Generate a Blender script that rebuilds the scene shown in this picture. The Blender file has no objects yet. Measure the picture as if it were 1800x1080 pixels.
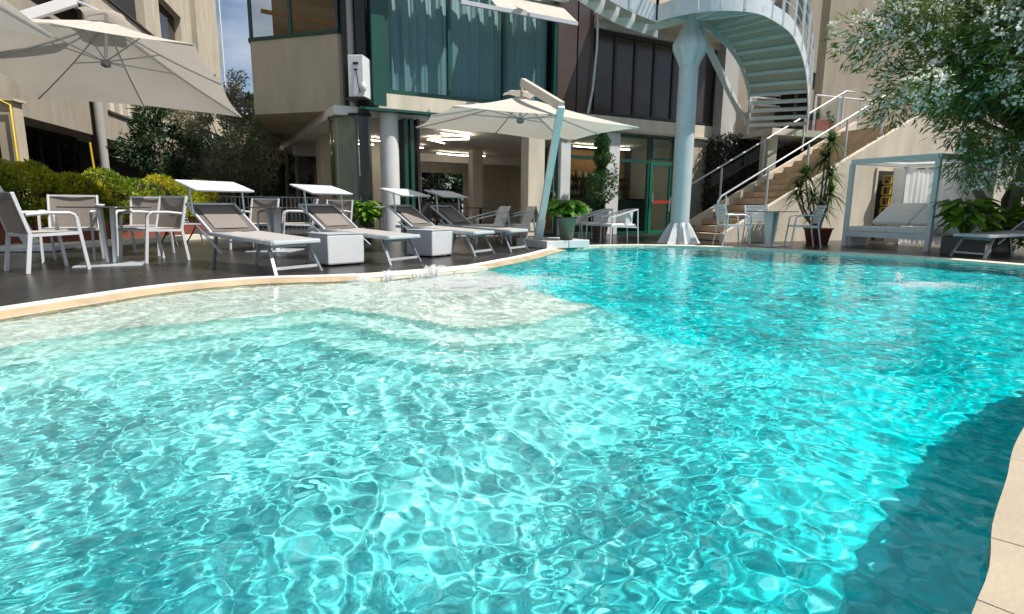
import bpy, math, random
import numpy as np
from mathutils import Vector, Matrix

random.seed(7)
rng = np.random.default_rng(11)
R = math.radians
S = bpy.context.scene
COL = S.collection

# ------------------------------------------------------------------ camera
FOC, PITCH, ROLL, EYE = 1000.0, R(10.0), R(0.52), 0.78
cam_data = bpy.data.cameras.new('camera')
cam = bpy.data.objects.new('camera', cam_data)
COL.objects.link(cam)
cam_data.sensor_width = 36.0
cam_data.lens = 36.0 * FOC / 1800.0
cam_data.clip_start = 0.05
cam_data.clip_end = 2000
cam.matrix_world = Matrix.Translation((0, 0, EYE)) @ Matrix.Rotation(math.pi / 2 - PITCH, 4, 'X') @ Matrix.Rotation(ROLL, 4, 'Z')
S.camera = cam

# ------------------------------------------------------------------ sky and sun
SUN_EL = R(60)
SUN_XY = Vector((0.958, -0.287)).normalized()
world = bpy.data.worlds.new('World')
S.world = world
world.use_nodes = True
wn = world.node_tree
bg = wn.nodes['Background']
sky = wn.nodes.new('ShaderNodeTexSky')
sky.sky_type = 'NISHITA'
sky.sun_disc = False
sky.sun_elevation = SUN_EL
sky.sun_rotation = math.atan2(SUN_XY.x, SUN_XY.y)
sky.ozone_density = 3.0
tcw = wn.nodes.new('ShaderNodeTexCoord')
mpw = wn.nodes.new('ShaderNodeMapping')
mpw.inputs['Scale'].default_value = (1.0, 1.0, 2.6)
mpw.inputs['Rotation'].default_value = (0.3, 0.25, 0.9)
nzw = wn.nodes.new('ShaderNodeTexNoise')
nzw.inputs['Scale'].default_value = 3.2
nzw.inputs['Detail'].default_value = 9
nzw.inputs['Roughness'].default_value = 0.52
rpw = wn.nodes.new('ShaderNodeValToRGB')
rpw.color_ramp.elements[0].position = 0.38
rpw.color_ramp.elements[1].position = 0.64
mxw = wn.nodes.new('ShaderNodeMixRGB')
mxw.inputs['Color2'].default_value = (6.5, 7.0, 7.8, 1)
hsw = wn.nodes.new('ShaderNodeHueSaturation')
hsw.inputs['Saturation'].default_value = 1.05
hsw.inputs['Value'].default_value = 1.0
wn.links.new(sky.outputs[0], hsw.inputs['Color'])
wn.links.new(tcw.outputs['Generated'], mpw.inputs[0])
wn.links.new(mpw.outputs[0], nzw.inputs['Vector'])
wn.links.new(nzw.outputs['Fac'], rpw.inputs[0])
wn.links.new(rpw.outputs[0], mxw.inputs['Fac'])
wn.links.new(hsw.outputs[0], mxw.inputs['Color1'])
wn.links.new(mxw.outputs[0], bg.inputs[0])
bg.inputs[1].default_value = 0.078

sun_l = bpy.data.lights.new('sun', 'SUN')
sun_l.energy = 5.0
sun_l.angle = R(0.5)
sun_l.color = (1.0, 0.955, 0.88)
sun_l.cycles.is_caustics_light = True
sun = bpy.data.objects.new('sun', sun_l)
COL.objects.link(sun)
sdir = Vector((SUN_XY.x * math.cos(SUN_EL), SUN_XY.y * math.cos(SUN_EL), math.sin(SUN_EL)))
sun.rotation_euler = sdir.to_track_quat('Z', 'Y').to_euler()

S.view_settings.view_transform = 'Standard'
S.view_settings.look = 'None'
S.view_settings.gamma = 1.0
S.view_settings.use_curve_mapping = False
S.view_settings.exposure = 0.38
S.cycles.max_bounces = 10
S.cycles.transparent_max_bounces = 24
S.cycles.sample_clamp_indirect = 6.0

# ------------------------------------------------------------------ helpers
def children(o): return [c for c in bpy.data.objects if c.parent is o]

def tag(o, label=None, cat=None, group=None, kind=None):
    if label: o['label'] = label
    if cat: o['category'] = cat
    if group: o['group'] = group
    if kind: o['kind'] = kind
    return o

def empty(name, loc=(0, 0, 0), rz=0.0, label=None, cat=None, group=None):
    o = bpy.data.objects.new(name, None)
    COL.objects.link(o)
    o.location = loc
    o.rotation_euler = (0, 0, rz)
    o.empty_display_size = 0.1
    return tag(o, label, cat, group)

def copy_tree(o, parent=None):
    c = o.copy()
    COL.objects.link(c)
    c.parent = parent
    for k in KIDS.get(o.name, []):
        copy_tree_child(k, c)
    return c

KIDS = {}
def copy_tree_child(k, newp):
    c = k.copy()
    COL.objects.link(c)
    c.parent = newp
    for g in KIDS.get(k.name, []):
        copy_tree_child(g, c)

def place(proto, first, loc, rz, label):
    o = proto if first else copy_tree(proto)
    o.location = loc
    o.rotation_euler = (0, 0, rz)
    o['label'] = label
    return o

def link_mesh(name, me, m, parent=None):
    o = bpy.data.objects.new(name, me)
    COL.objects.link(o)
    if m is not None:
        for q in (m if isinstance(m, (list, tuple)) else [m]): me.materials.append(q)
    if parent is not None:
        o.parent = parent
        KIDS.setdefault(parent.name, []).append(o)
    return o

def lay_piece(name, me, loc, rz, parent):
    o = bpy.data.objects.new(name, me)
    COL.objects.link(o)
    o.location = loc
    o.rotation_euler = (0, 0, rz)
    if parent is not None: o.parent = parent
    return o

class MB:
    """collects shapes; build() links them as one mesh"""
    def __init__(self, fr=None):
        self.v, self.f, self.s, self.fr = [], [], [], fr
    def add(self, vs, fs, smooth=False):
        b = len(self.v)
        for p in vs:
            p = Vector(p)
            self.v.append(self.fr @ p if self.fr is not None else p)
        for f in fs:
            self.f.append([b + i for i in f]); self.s.append(smooth)
        return self
    def box(self, c, size, rz=0.0):
        x, y, z = size[0] / 2, size[1] / 2, size[2] / 2
        cs, sn = math.cos(rz), math.sin(rz)
        vs = []
        for dz in (-z, z):
            for dx, dy in ((-x, -y), (x, -y), (x, y), (-x, y)):
                vs.append((c[0] + dx * cs - dy * sn, c[1] + dx * sn + dy * cs, c[2] + dz))
        return self.add(vs, [(3, 2, 1, 0), (4, 5, 6, 7), (0, 1, 5, 4), (1, 2, 6, 5), (2, 3, 7, 6), (3, 0, 4, 7)])
    def bb(self, a, b):
        return self.box([(a[i] + b[i]) / 2 for i in range(3)], [abs(b[i] - a[i]) for i in range(3)])
    def beam(self, p0, p1, w, h, up=(0, 0, 1)):
        p0, p1 = Vector(p0), Vector(p1)
        d = (p1 - p0).normalized()
        u = Vector(up)
        if abs(d.dot(u)) > 0.98: u = Vector((1, 0, 0))
        sd = d.cross(u).normalized() * (w / 2)
        uu = sd.cross(d).normalized() * (h / 2)
        vs = [p + a + b for p in (p0, p1) for a, b in ((-sd, -uu), (sd, -uu), (sd, uu), (-sd, uu))]
        return self.add(vs, [(3, 2, 1, 0), (4, 5, 6, 7), (0, 1, 5, 4), (1, 2, 6, 5), (2, 3, 7, 6), (3, 0, 4, 7)])
    def tube(self, pts, r, n=8, caps=True):
        pts = [Vector(p) for p in pts]
        rr = r if isinstance(r, (list, tuple)) else [r] * len(pts)
        vs, fs = [], []
        prev = None
        for i, p in enumerate(pts):
            t = (pts[min(i + 1, len(pts) - 1)] - pts[max(i - 1, 0)]).normalized()
            if prev is None:
                a = Vector((0, 0, 1)) if abs(t.z) < 0.9 else Vector((1, 0, 0))
                u = t.cross(a).normalized()
            else:
                u = (prev - t * prev.dot(t)).normalized()
            prev = u
            w = t.cross(u)
            for k in range(n):
                an = 2 * math.pi * k / n
                vs.append(p + (u * math.cos(an) + w * math.sin(an)) * rr[i])
        for i in range(len(pts) - 1):
            for k in range(n):
                fs.append((i * n + k, i * n + (k + 1) % n, (i + 1) * n + (k + 1) % n, (i + 1) * n + k))
        self.add(vs, fs, True)
        if caps:
            self.add(vs[:n], [tuple(range(n))[::-1]])
            self.add(vs[-n:], [tuple(range(n))])
        return self
    def lathe(self, prof, c=(0, 0, 0), n=24, flute=0.0, nf=8):
        vs, fs = [], []
        for (r, z) in prof:
            for k in range(n):
                an = 2 * math.pi * k / n
                q = r * (1 + flute * math.cos(nf * an))
                vs.append((c[0] + q * math.cos(an), c[1] + q * math.sin(an), c[2] + z))
        for i in range(len(prof) - 1):
            for k in range(n):
                fs.append((i * n + k, i * n + (k + 1) % n, (i + 1) * n + (k + 1) % n, (i + 1) * n + k))
        return self.add(vs, fs, True)
    def poly(self, pts, smooth=False):
        return self.add(pts, [tuple(range(len(pts)))], smooth)
    def prism(self, pts2, z0, z1):
        n = len(pts2)
        vs = [(x, y, z0) for x, y in pts2] + [(x, y, z1) for x, y in pts2]
        fs = [tuple(range(n))[::-1], tuple(range(n, 2 * n))] + [(i, (i + 1) % n, n + (i + 1) % n, n + i) for i in range(n)]
        return self.add(vs, fs)
    def grid(self, fn, nu, nv, smooth=True):
        vs = [fn(i / nu, j / nv) for j in range(nv + 1) for i in range(nu + 1)]
        fs = [(j * (nu + 1) + i, j * (nu + 1) + i + 1, (j + 1) * (nu + 1) + i + 1, (j + 1) * (nu + 1) + i) for j in range(nv) for i in range(nu)]
        return self.add(vs, fs, smooth)
    def build(self, name, m, parent=None, bevel=0.0):
        me = bpy.data.meshes.new(name)
        me.from_pydata([tuple(p) for p in self.v], [], self.f)
        me.polygons.foreach_set('use_smooth', self.s)
        me.update()
        o = link_mesh(name, me, m, parent)
        if bevel > 0:
            b = o.modifiers.new('bevel', 'BEVEL')
            b.width = bevel; b.segments = 2; b.limit_method = 'ANGLE'
        return o

def np_mesh(name, V, F, m, parent=None, smooth=False, nside=4):
    me = bpy.data.meshes.new(name)
    V = np.ascontiguousarray(V, dtype=np.float32); F = np.ascontiguousarray(F, dtype=np.int32)
    me.vertices.add(len(V)); me.vertices.foreach_set('co', V.ravel())
    me.loops.add(F.size); me.loops.foreach_set('vertex_index', F.ravel())
    me.polygons.add(len(F))
    me.polygons.foreach_set('loop_start', np.arange(0, F.size, nside, dtype=np.int32))
    me.polygons.foreach_set('loop_total', np.full(len(F), nside, dtype=np.int32))
    me.update(calc_edges=True)
    me.polygons.foreach_set('use_smooth', np.full(len(F), smooth))
    me.update()
    return link_mesh(name, me, m, parent)

# ------------------------------------------------------------------ materials
def mat(name, col, rough=0.5, metal=0.0, var=0.0, vscale=4.0, bump=0.0, bscale=40.0, spec=None, stretch=None, col2=None, trans=0.0, island=0.0, coat=0.0):
    m = bpy.data.materials.new(name); m.use_nodes = True
    nt = m.node_tree; b = nt.nodes['Principled BSDF']
    b.inputs['Base Color'].default_value = (*col, 1)
    b.inputs['Roughness'].default_value = rough
    b.inputs['Metallic'].default_value = metal
    if coat: b.inputs['Coat Weight'].default_value = coat
    if spec is not None: b.inputs['Specular IOR Level'].default_value = spec
    tc = nt.nodes.new('ShaderNodeTexCoord'); vec = tc.outputs['Object']
    if stretch:
        mp = nt.nodes.new('ShaderNodeMapping'); mp.inputs['Scale'].default_value = stretch
        nt.links.new(vec, mp.inputs[0]); vec = mp.outputs[0]
    if var > 0 or col2:
        nz = nt.nodes.new('ShaderNodeTexNoise'); nz.inputs['Scale'].default_value = vscale; nz.inputs['Detail'].default_value = 6
        nt.links.new(vec, nz.inputs['Vector'])
        rp = nt.nodes.new('ShaderNodeValToRGB')
        rp.color_ramp.elements[0].position = 0.32; rp.color_ramp.elements[1].position = 0.68
        c2 = col2 or tuple(min(1, c * (1 + var)) for c in col)
        c1 = col if col2 else tuple(c * (1 - var) for c in col)
        rp.color_ramp.elements[0].color = (*c1, 1); rp.color_ramp.elements[1].color = (*c2, 1)
        nt.links.new(nz.outputs['Fac'], rp.inputs[0])
        out = rp.outputs[0]
        if island > 0:
            gi = nt.nodes.new('ShaderNodeNewGeometry'); hs = nt.nodes.new('ShaderNodeHueSaturation')
            ma = nt.nodes.new('ShaderNodeMapRange'); ma.inputs[3].default_value = 1 - island; ma.inputs[4].default_value = 1 + island
            nt.links.new(gi.outputs['Random Per Island'], ma.inputs[0]); nt.links.new(ma.outputs[0], hs.inputs['Value'])
            nt.links.new(out, hs.inputs['Color']); out = hs.outputs[0]
        nt.links.new(out, b.inputs['Base Color'])
    if bump > 0:
        n2 = nt.nodes.new('ShaderNodeTexNoise'); n2.inputs['Scale'].default_value = bscale; n2.inputs['Detail'].default_value = 5
        nt.links.new(vec, n2.inputs['Vector'])
        bp = nt.nodes.new('ShaderNodeBump'); bp.inputs['Strength'].default_value = bump; bp.inputs['Distance'].default_value = 0.01
        nt.links.new(n2.outputs['Fac'], bp.inputs['Height']); nt.links.new(bp.outputs[0], b.inputs['Normal'])
    if trans > 0:
        tr = nt.nodes.new('ShaderNodeBsdfTranslucent'); mx = nt.nodes.new('ShaderNodeMixShader')
        mx.inputs[0].default_value = trans
        src = b.inputs['Base Color'].links[0].from_socket if b.inputs['Base Color'].links else None
        if src: nt.links.new(src, tr.inputs[0])
        else: tr.inputs[0].default_value = (*col, 1)
        nt.links.new(b.outputs[0], mx.inputs[1]); nt.links.new(tr.outputs[0], mx.inputs[2])
        nt.links.new(mx.outputs[0], nt.nodes['Material Output'].inputs[0])
    return m

def glass(name, tint, refl=0.06, rough=0.0):
    m = bpy.data.materials.new(name); m.use_nodes = True
    nt = m.node_tree; nt.nodes.clear()
    out = nt.nodes.new('ShaderNodeOutputMaterial'); t = nt.nodes.new('ShaderNodeBsdfTransparent'); g = nt.nodes.new('ShaderNodeBsdfGlossy')
    t.inputs[0].default_value = (*tint, 1); g.inputs['Roughness'].default_value = rough
    lf = nt.nodes.new('ShaderNodeLayerWeight'); lf.inputs[0].default_value = .5
    lw = nt.nodes.new('ShaderNodeMath'); lw.operation = 'POWER'; lw.inputs[1].default_value = 4.5
    nt.links.new(lf.outputs['Facing'], lw.inputs[0])
    ad = nt.nodes.new('ShaderNodeMath'); ad.operation = 'ADD'; ad.inputs[1].default_value = refl; ad.use_clamp = True
    mx = nt.nodes.new('ShaderNodeMixShader')
    nt.links.new(lw.outputs[0], ad.inputs[0]); nt.links.new(ad.outputs[0], mx.inputs[0])
    nt.links.new(t.outputs[0], mx.inputs[1]); nt.links.new(g.outputs[0], mx.inputs[2]); nt.links.new(mx.outputs[0], out.inputs[0])
    return m

def emit(name, col, st):
    m = bpy.data.materials.new(name); m.use_nodes = True
    nt = m.node_tree; nt.nodes.clear()
    e = nt.nodes.new('ShaderNodeEmission'); e.inputs[0].default_value = (*col, 1); e.inputs[1].default_value = st
    nt.links.new(e.outputs[0], nt.nodes.new('ShaderNodeOutputMaterial').inputs[0])
    return m

M = dict(
    deck=mat('deck porcelain', (0.019, 0.0175, 0.017), 0.28, var=0, col2=(0.034, 0.031, 0.029), vscale=2.2, stretch=(0.6, 6, 1), bump=0.12, bscale=30),
    white=mat('white lacquer', (0.55, 0.56, 0.57), 0.35, var=0.05, vscale=6),
    alu=mat('painted aluminium', (0.52, 0.55, 0.58), 0.32, 0.25, var=0.06, vscale=8),
    silver=mat('brushed aluminium', (0.56, 0.58, 0.60), 0.38, 0.35, var=0.08, vscale=10),
    darkalu=mat('dark aluminium', (0.26, 0.29, 0.31), 0.35, 0.5, var=0.08, vscale=10),  # darker aluminium tone for legs, hubs, cranks and fence bars
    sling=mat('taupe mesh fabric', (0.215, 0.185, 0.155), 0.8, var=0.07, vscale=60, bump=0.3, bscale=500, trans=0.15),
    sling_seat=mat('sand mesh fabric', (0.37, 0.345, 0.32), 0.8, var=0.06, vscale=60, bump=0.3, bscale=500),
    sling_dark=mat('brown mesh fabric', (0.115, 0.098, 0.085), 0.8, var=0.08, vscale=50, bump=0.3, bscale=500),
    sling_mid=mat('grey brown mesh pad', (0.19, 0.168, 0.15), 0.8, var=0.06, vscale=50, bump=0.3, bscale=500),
    glossyfab=mat('white awning fabric', (0.80, 0.80, 0.79), 0.7, var=0.03, vscale=5, trans=0.2),
    canvas=mat('ecru umbrella canvas', (0.62, 0.575, 0.51), 0.85, var=0.05, vscale=1.3, bump=0.15, bscale=160, trans=0.30),
    cushion=mat('white cushion fabric', (0.76, 0.75, 0.73), 0.9, var=0.05, vscale=8, bump=0.3, bscale=60),
    woven=mat('woven white rope', (0.62, 0.60, 0.58), 0.75, var=0.1, vscale=60, bump=0.8, bscale=120),
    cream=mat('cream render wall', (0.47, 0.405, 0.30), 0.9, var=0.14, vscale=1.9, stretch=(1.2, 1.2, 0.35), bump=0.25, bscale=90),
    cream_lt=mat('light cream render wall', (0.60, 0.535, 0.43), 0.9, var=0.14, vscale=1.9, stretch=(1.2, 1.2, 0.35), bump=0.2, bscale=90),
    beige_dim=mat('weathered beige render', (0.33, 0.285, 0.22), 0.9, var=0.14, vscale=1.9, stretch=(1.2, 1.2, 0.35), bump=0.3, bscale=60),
    soffit=mat('white plaster soffit', (0.82, 0.80, 0.77), 0.9, var=0.03),
    greywall=mat('grey painted pilaster', (0.36, 0.35, 0.33), 0.8, var=0.06, vscale=2),
    pillar=mat('white round pillar paint', (0.62, 0.62, 0.61), 0.6, var=0.05, vscale=3),
    bedw=mat('white daybed frame', (0.70, 0.71, 0.715), 0.4, var=0.04),
    column=mat('pale blue steel column', (0.52, 0.565, 0.60), 0.38, 0.1, var=0.06, vscale=3),
    green=mat('green window frame', (0.008, 0.066, 0.050), 0.35, var=0.1),
    green_lt=mat('bright green door frame', (0.010, 0.15, 0.095), 0.35),
    darkframe=mat('black window frame', (0.012, 0.012, 0.013), 0.4),
    brown=mat('plum brown panel', (0.075, 0.052, 0.048), 0.28, var=0.08, vscale=1.3),
    brown2=mat('brown tinted panel', (0.045, 0.034, 0.030), 0.15, var=0.1, vscale=1.0),
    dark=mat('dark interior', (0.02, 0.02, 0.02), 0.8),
    floor_in=mat('lounge floor tile', (0.34, 0.31, 0.28), 0.25),
    inwall=mat('lounge wall', (0.70, 0.66, 0.58), 0.8, var=0.04),
    marble=mat('green marble', (0.03, 0.07, 0.065), 0.2, col2=(0.07, 0.13, 0.12), vscale=7),
    wood=mat('amber wood', (0.36, 0.17, 0.05), 0.5, var=0.15, vscale=6),
    curtain=mat('pale green curtain', (0.55, 0.63, 0.58), 0.9, var=0.05, vscale=3, trans=0.25),
    sheer=mat('white sheer curtain', (0.88, 0.88, 0.87), 0.9, var=0.03, trans=0.42),
    steel_w=mat('white painted steel', (0.62, 0.65, 0.67), 0.38, 0.1, var=0.08, vscale=5),
    tread=mat('expanded metal tread', (0.40, 0.39, 0.33), 0.7, var=0.12, vscale=30, bump=0.6, bscale=120),
    stone=mat('travertine tread', (0.44, 0.33, 0.22), 0.8, var=0.12, vscale=5, bump=0.2),
    coping=mat('sandstone coping', (0.37, 0.31, 0.225), 0.75, var=0.08, vscale=5, bump=0.3, bscale=70),
    coping_w=mat('pale wet coping', (0.70, 0.64, 0.53), 0.5, var=0.06, vscale=4, bump=0.2, bscale=70),
    kerb=mat('ochre pool kerb', (0.42, 0.32, 0.20), 0.45, var=0.16, vscale=3, bump=0.2),
    grate=mat('white overflow grate', (0.80, 0.79, 0.77), 0.5, var=0.04),
    terracotta=mat('terracotta', (0.23, 0.065, 0.04), 0.8, var=0.15, vscale=8),
    potgrey=mat('olive grey pot', (0.19, 0.175, 0.13), 0.6, var=0.1, vscale=5),
    soil=mat('soil', (0.04, 0.028, 0.02), 0.95, var=0.2),
    bark=mat('bark', (0.13, 0.10, 0.075), 0.9, var=0.25, vscale=12, bump=0.8, bscale=30),
    bark_lt=mat('pale bark', (0.25, 0.21, 0.17), 0.9, var=0.25, vscale=12, bump=0.6, bscale=30),
    tank=mat('dark glass table top', (0.05, 0.05, 0.05), 0.12),
    ac=mat('white unit casing', (0.66, 0.67, 0.68), 0.5, var=0.04),
    yellow=mat('yellow plastic', (0.55, 0.36, 0.04), 0.5),
    yellowpipe=mat('yellow gas pipe', (0.60, 0.42, 0.02), 0.4, var=0.1),
    mauve=mat('mauve render', (0.16, 0.115, 0.11), 0.9, var=0.06, vscale=1),
    rooftile=mat('brown roof', (0.06, 0.04, 0.03), 0.8, var=0.2),
    ground=mat('dark ground', (0.06, 0.055, 0.045), 0.95, var=0.2, vscale=0.8),
    foam=mat('white foam', (0.95, 0.96, 0.96), 0.8, trans=0.22),
    glass_win=glass('tinted window glass', (0.72, 0.83, 0.87), 0.0),
    glass_clear=glass('clear window glass', (0.88, 0.95, 0.93), 0.01),
    glass_dark=glass('dark window glass', (0.3, 0.28, 0.26), 0.02),
    glass_rail=glass('glass balustrade', (0.76, 0.84, 0.85), 0.02),
)
_nt = M['deck'].node_tree; _b = _nt.nodes['Principled BSDF']
_oi = _nt.nodes.new('ShaderNodeObjectInfo'); _mr = _nt.nodes.new('ShaderNodeMapRange'); _mr.inputs[3].default_value = .80; _mr.inputs[4].default_value = 1.2
_hs = _nt.nodes.new('ShaderNodeHueSaturation'); _src = _b.inputs['Base Color'].links[0].from_socket
_nt.links.new(_oi.outputs['Random'], _mr.inputs[0]); _nt.links.new(_mr.outputs[0], _hs.inputs['Value']); _nt.links.new(_src, _hs.inputs['Color']); _nt.links.new(_hs.outputs[0], _b.inputs['Base Color'])
def leafmat(name, c1, c2, trans=0.35, rough=0.45):
    return mat(name, c1, rough, col2=c2, vscale=1.7, island=0.35, trans=trans)
L = dict(
    hedge_y=leafmat('golden hedge leaf', (0.42, 0.42, 0.012), (0.72, 0.60, 0.02)),
    hedge_g=leafmat('green hedge leaf', (0.08, 0.20, 0.016), (0.22, 0.34, 0.025)),
    olive=leafmat('silvery olive leaf', (0.17, 0.18, 0.09), (0.40, 0.37, 0.25)),
    darkg=leafmat('dark evergreen leaf', (0.022, 0.055, 0.020), (0.05, 0.10, 0.03)),
    midg=leafmat('mid green leaf', (0.035, 0.10, 0.03), (0.06, 0.14, 0.05)),
    yellowg=leafmat('yellow green leaf', (0.22, 0.28, 0.03), (0.50, 0.42, 0.05)),
    oleander=leafmat('oleander leaf', (0.10, 0.18, 0.035), (0.20, 0.28, 0.06)),
    bright=leafmat('bright broad leaf', (0.09, 0.24, 0.02), (0.30, 0.46, 0.06), 0.45),
    yucca=leafmat('yucca leaf', (0.045, 0.10, 0.02), (0.10, 0.17, 0.03)),
    flower=mat('white oleander petal', (0.90, 0.88, 0.83), 0.7, trans=0.3),
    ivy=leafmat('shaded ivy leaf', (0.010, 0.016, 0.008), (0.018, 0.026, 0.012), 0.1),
)

# ------------------------------------------------------------------ foliage helpers
def leaf_cloud(name, P, N, ln, wd, m, parent, droop=0.0, jitter=0.6, size_var=0.35):
    """one bent leaf (two quads folded on the midrib) at each point P, pointing roughly along N"""
    n = len(P)
    if n == 0: return None
    D = N + rng.normal(0, jitter, (n, 3)); D[:, 2] -= droop
    D /= np.linalg.norm(D, axis=1, keepdims=True) + 1e-9
    A = rng.normal(0, 1, (n, 3)); W = np.cross(D, A); W /= np.linalg.norm(W, axis=1, keepdims=True) + 1e-9
    U = np.cross(W, D)
    l = ln * rng.uniform(1 - size_var, 1 + size_var, (n, 1)); w = wd * rng.uniform(1 - size_var, 1 + size_var, (n, 1)) * .5
    V = np.stack([P, P + D * l * .45 + W * w + U * w * .35, P + D * l - U * w * .3, P + D * l * .45 - W * w + U * w * .35], 1).reshape(-1, 3)
    F = np.arange(n * 4).reshape(n, 4)
    F3 = np.concatenate([F[:, [0, 1, 2]], F[:, [0, 2, 3]]])
    return np_mesh(name, V, F3, m, parent, False, 3)

def blob_points(n, c, rad, nclump, cr, shell=0.55):
    """points in clumps spread through an uneven ellipsoid; returns points and outward directions"""
    u = rng.normal(0, 1, (nclump, 3)); u /= np.linalg.norm(u, axis=1, keepdims=True)
    rr = (shell + (1 - shell) * rng.random((nclump, 1))) * (0.82 + 0.28 * rng.random((nclump, 1)))
    C = u * rr
    k = rng.integers(0, nclump, n)
    g = rng.normal(0, 1, (n, 3)); g /= np.linalg.norm(g, axis=1, keepdims=True)
    off = g * (rng.random((n, 1)) ** .45) * cr * rng.uniform(.6, 1.3, nclump)[k][:, None]
    P = np.array(c) + C[k] * np.array(rad) + off
    return P, g * .7 + u[k] * .6, np.array(c) + C * np.array(rad)

def tree(name, base, c, rad, n, ln, wd, lm, bm, label, cat='tree', group=None, nclump=60, cr=.35, trunk_r=.1, droop=0.2, limbs=14, shell=.5, flowers=0, fsize=.03):
    root = empty(name, base, 0, label, cat, group)
    b = Vector(base)
    P, N, C = blob_points(n, np.array(c) - np.array(base), rad, nclump, cr, shell)
    leaf_cloud('crown', P, N, ln, wd, lm, root, droop)
    mb = MB()
    top = Vector(c) - b
    mid = Vector((top.x * .35, top.y * .35, top.z - rad[2] * .75))
    mb.tube([(0, 0, -.05), (mid.x * .2 + .03, mid.y * .3, mid.z * .5), tuple(mid)], [trunk_r, trunk_r * .8, trunk_r * .62], 9)
    mb.build('trunk', bm, root)
    for i in random.sample(range(len(C)), min(limbs, len(C))):
        q = Vector(C[i]); h = mid.lerp(q, .5) + Vector((random.uniform(-.1, .1), random.uniform(-.1, .1), -.08))
        MB().tube([tuple(mid), tuple(h), tuple(q)], [trunk_r * .42, trunk_r * .25, trunk_r * .1], 6).build('limb', bm, root)
    if flowers:
        nf = flowers
        q_ = (P - (np.array(c) - np.array(base))) / np.array(rad)
        sc_f = np.linalg.norm(q_, axis=1) + .35 * q_[:, 0] * .5 + .25 * q_[:, 2] - .25 * q_[:, 1]
        k = np.argsort(-(sc_f + rng.normal(0, .42, len(P))))[:nf]
        cen = P[k] + N[k] * .06
        rep = 9
        FP = np.repeat(cen, rep, 0) + rng.normal(0, .04, (nf * rep, 3))
        FN = rng.normal(0, 1, (nf * rep, 3)); FN[:, 2] += .6
        o = leaf_cloud('blossom', FP, FN, fsize, fsize, L['flower'], root, 0, .5)
        o['kind'] = 'stuff'
    return root

# ------------------------------------------------------------------ pool outline (water edge) in metres
CTRL = [(-3.62, 3.94), (-3.45, 4.55), (-3.20, 5.28), (-2.68, 5.86), (-2.1, 6.08), (-1.66, 6.28), (-1.1, 6.75), (-.40, 7.45), (.02, 8.30), (.42, 9.25), (.88, 10.6), (1.45, 11.75),
        (2.55, 12.22), (3.72, 12.22), (4.74, 11.72), (6.01, 10.72), (7.02, 9.72), (7.75, 8.2), (8.4, 6.6), (8.1, 5.0), (6.2, 4.0),
        (4.1, 3.35), (2.7, 2.65), (1.82, 1.90), (1.46, 1.54), (1.22, 1.30), (.98, 1.04), (.45, .62), (-.4, .34), (-1.7, .22), (-3.1, .55), (-3.95, 1.5), (-3.95, 2.8)]
def smooth_closed(P, sub):
    P = [np.array(p, float) for p in P]; n = len(P); out = []
    for i in range(n):
        a, b, c, d = P[i - 1], P[i], P[(i + 1) % n], P[(i + 2) % n]
        for k in range(sub):
            t = k / sub
            out.append(.5 * ((2 * b) + (-a + c) * t + (2 * a - 5 * b + 4 * c - d) * t * t + (-a + 3 * b - 3 * c + d) * t ** 3))
    return np.array(out)
EDGE = smooth_closed(CTRL, 10)          # runs clockwise seen from above
NE = len(EDGE)
tan = np.roll(EDGE, -1, 0) - np.roll(EDGE, 1, 0); tan /= np.linalg.norm(tan, axis=1, keepdims=True)
area = .5 * np.sum(EDGE[:, 0] * np.roll(EDGE[:, 1], -1) - np.roll(EDGE[:, 0], -1) * EDGE[:, 1])
OUTN = np.stack([tan[:, 1], -tan[:, 0]], 1) * (1 if area > 0 else -1)
def off(d): return EDGE + OUTN * d

def inside(P, poly):
    x, y = P[:, 0], P[:, 1]; c = np.zeros(len(P), bool)
    for i in range(len(poly)):
        x0, y0 = poly[i]; x1, y1 = poly[(i + 1) % len(poly)]
        m = ((y0 > y) != (y1 > y)) & (x < (x1 - x0) * (y - y0) / (y1 - y0 + 1e-12) + x0)
        c ^= m
    return c
def dist(P, poly, closed=True):
    best = np.full(len(P), 1e9); n = len(poly)
    for i in range(n if closed else n - 1):
        a = np.array(poly[i]); b = np.array(poly[(i + 1) % n]); ab = b - a
        t = np.clip(((P - a) @ ab) / (ab @ ab + 1e-12), 0, 1)
        q = a + t[:, None] * ab
        best = np.minimum(best, np.hypot(P[:, 0] - q[:, 0], P[:, 1] - q[:, 1]))
    return best

WATER_Z = -0.045

# ------------------------------------------------------------------ ground and deck
gnd = MB().poly([(-300, -300, -2.2), (300, -300, -2.2), (300, 300, -2.2), (-300, 300, -2.2)]).build('ground', M['ground']); tag(gnd, kind='structure')

# deck base sheet: ring between a wide rectangle and the coping line
ring_in = off(.20)
def deck_sheet():
    v, f = [], []
    for p in ring_in: v.append((p[0], p[1], -.012))
    cen = np.array([1.5, 6.0])
    for p in ring_in:
        d = p - cen; d /= np.linalg.norm(d)
        ts = [(( 30 if d[0] > 0 else -30) - cen[0]) / (d[0] + 1e-9), ((45 if d[1] > 0 else -12) - cen[1]) / (d[1] + 1e-9)]
        t = min(x for x in ts if x > 0)
        q = cen + d * t
        v.append((q[0], q[1], -.012))
    for i in range(NE):
        j = (i + 1) % NE
        f.append((i, j, NE + j, NE + i))
    me = bpy.data.meshes.new('deck'); me.from_pydata(v, [], f); me.update()
    return link_mesh('deck', me, M['dark'])
deck = tag(deck_sheet(), kind='structure')
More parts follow.
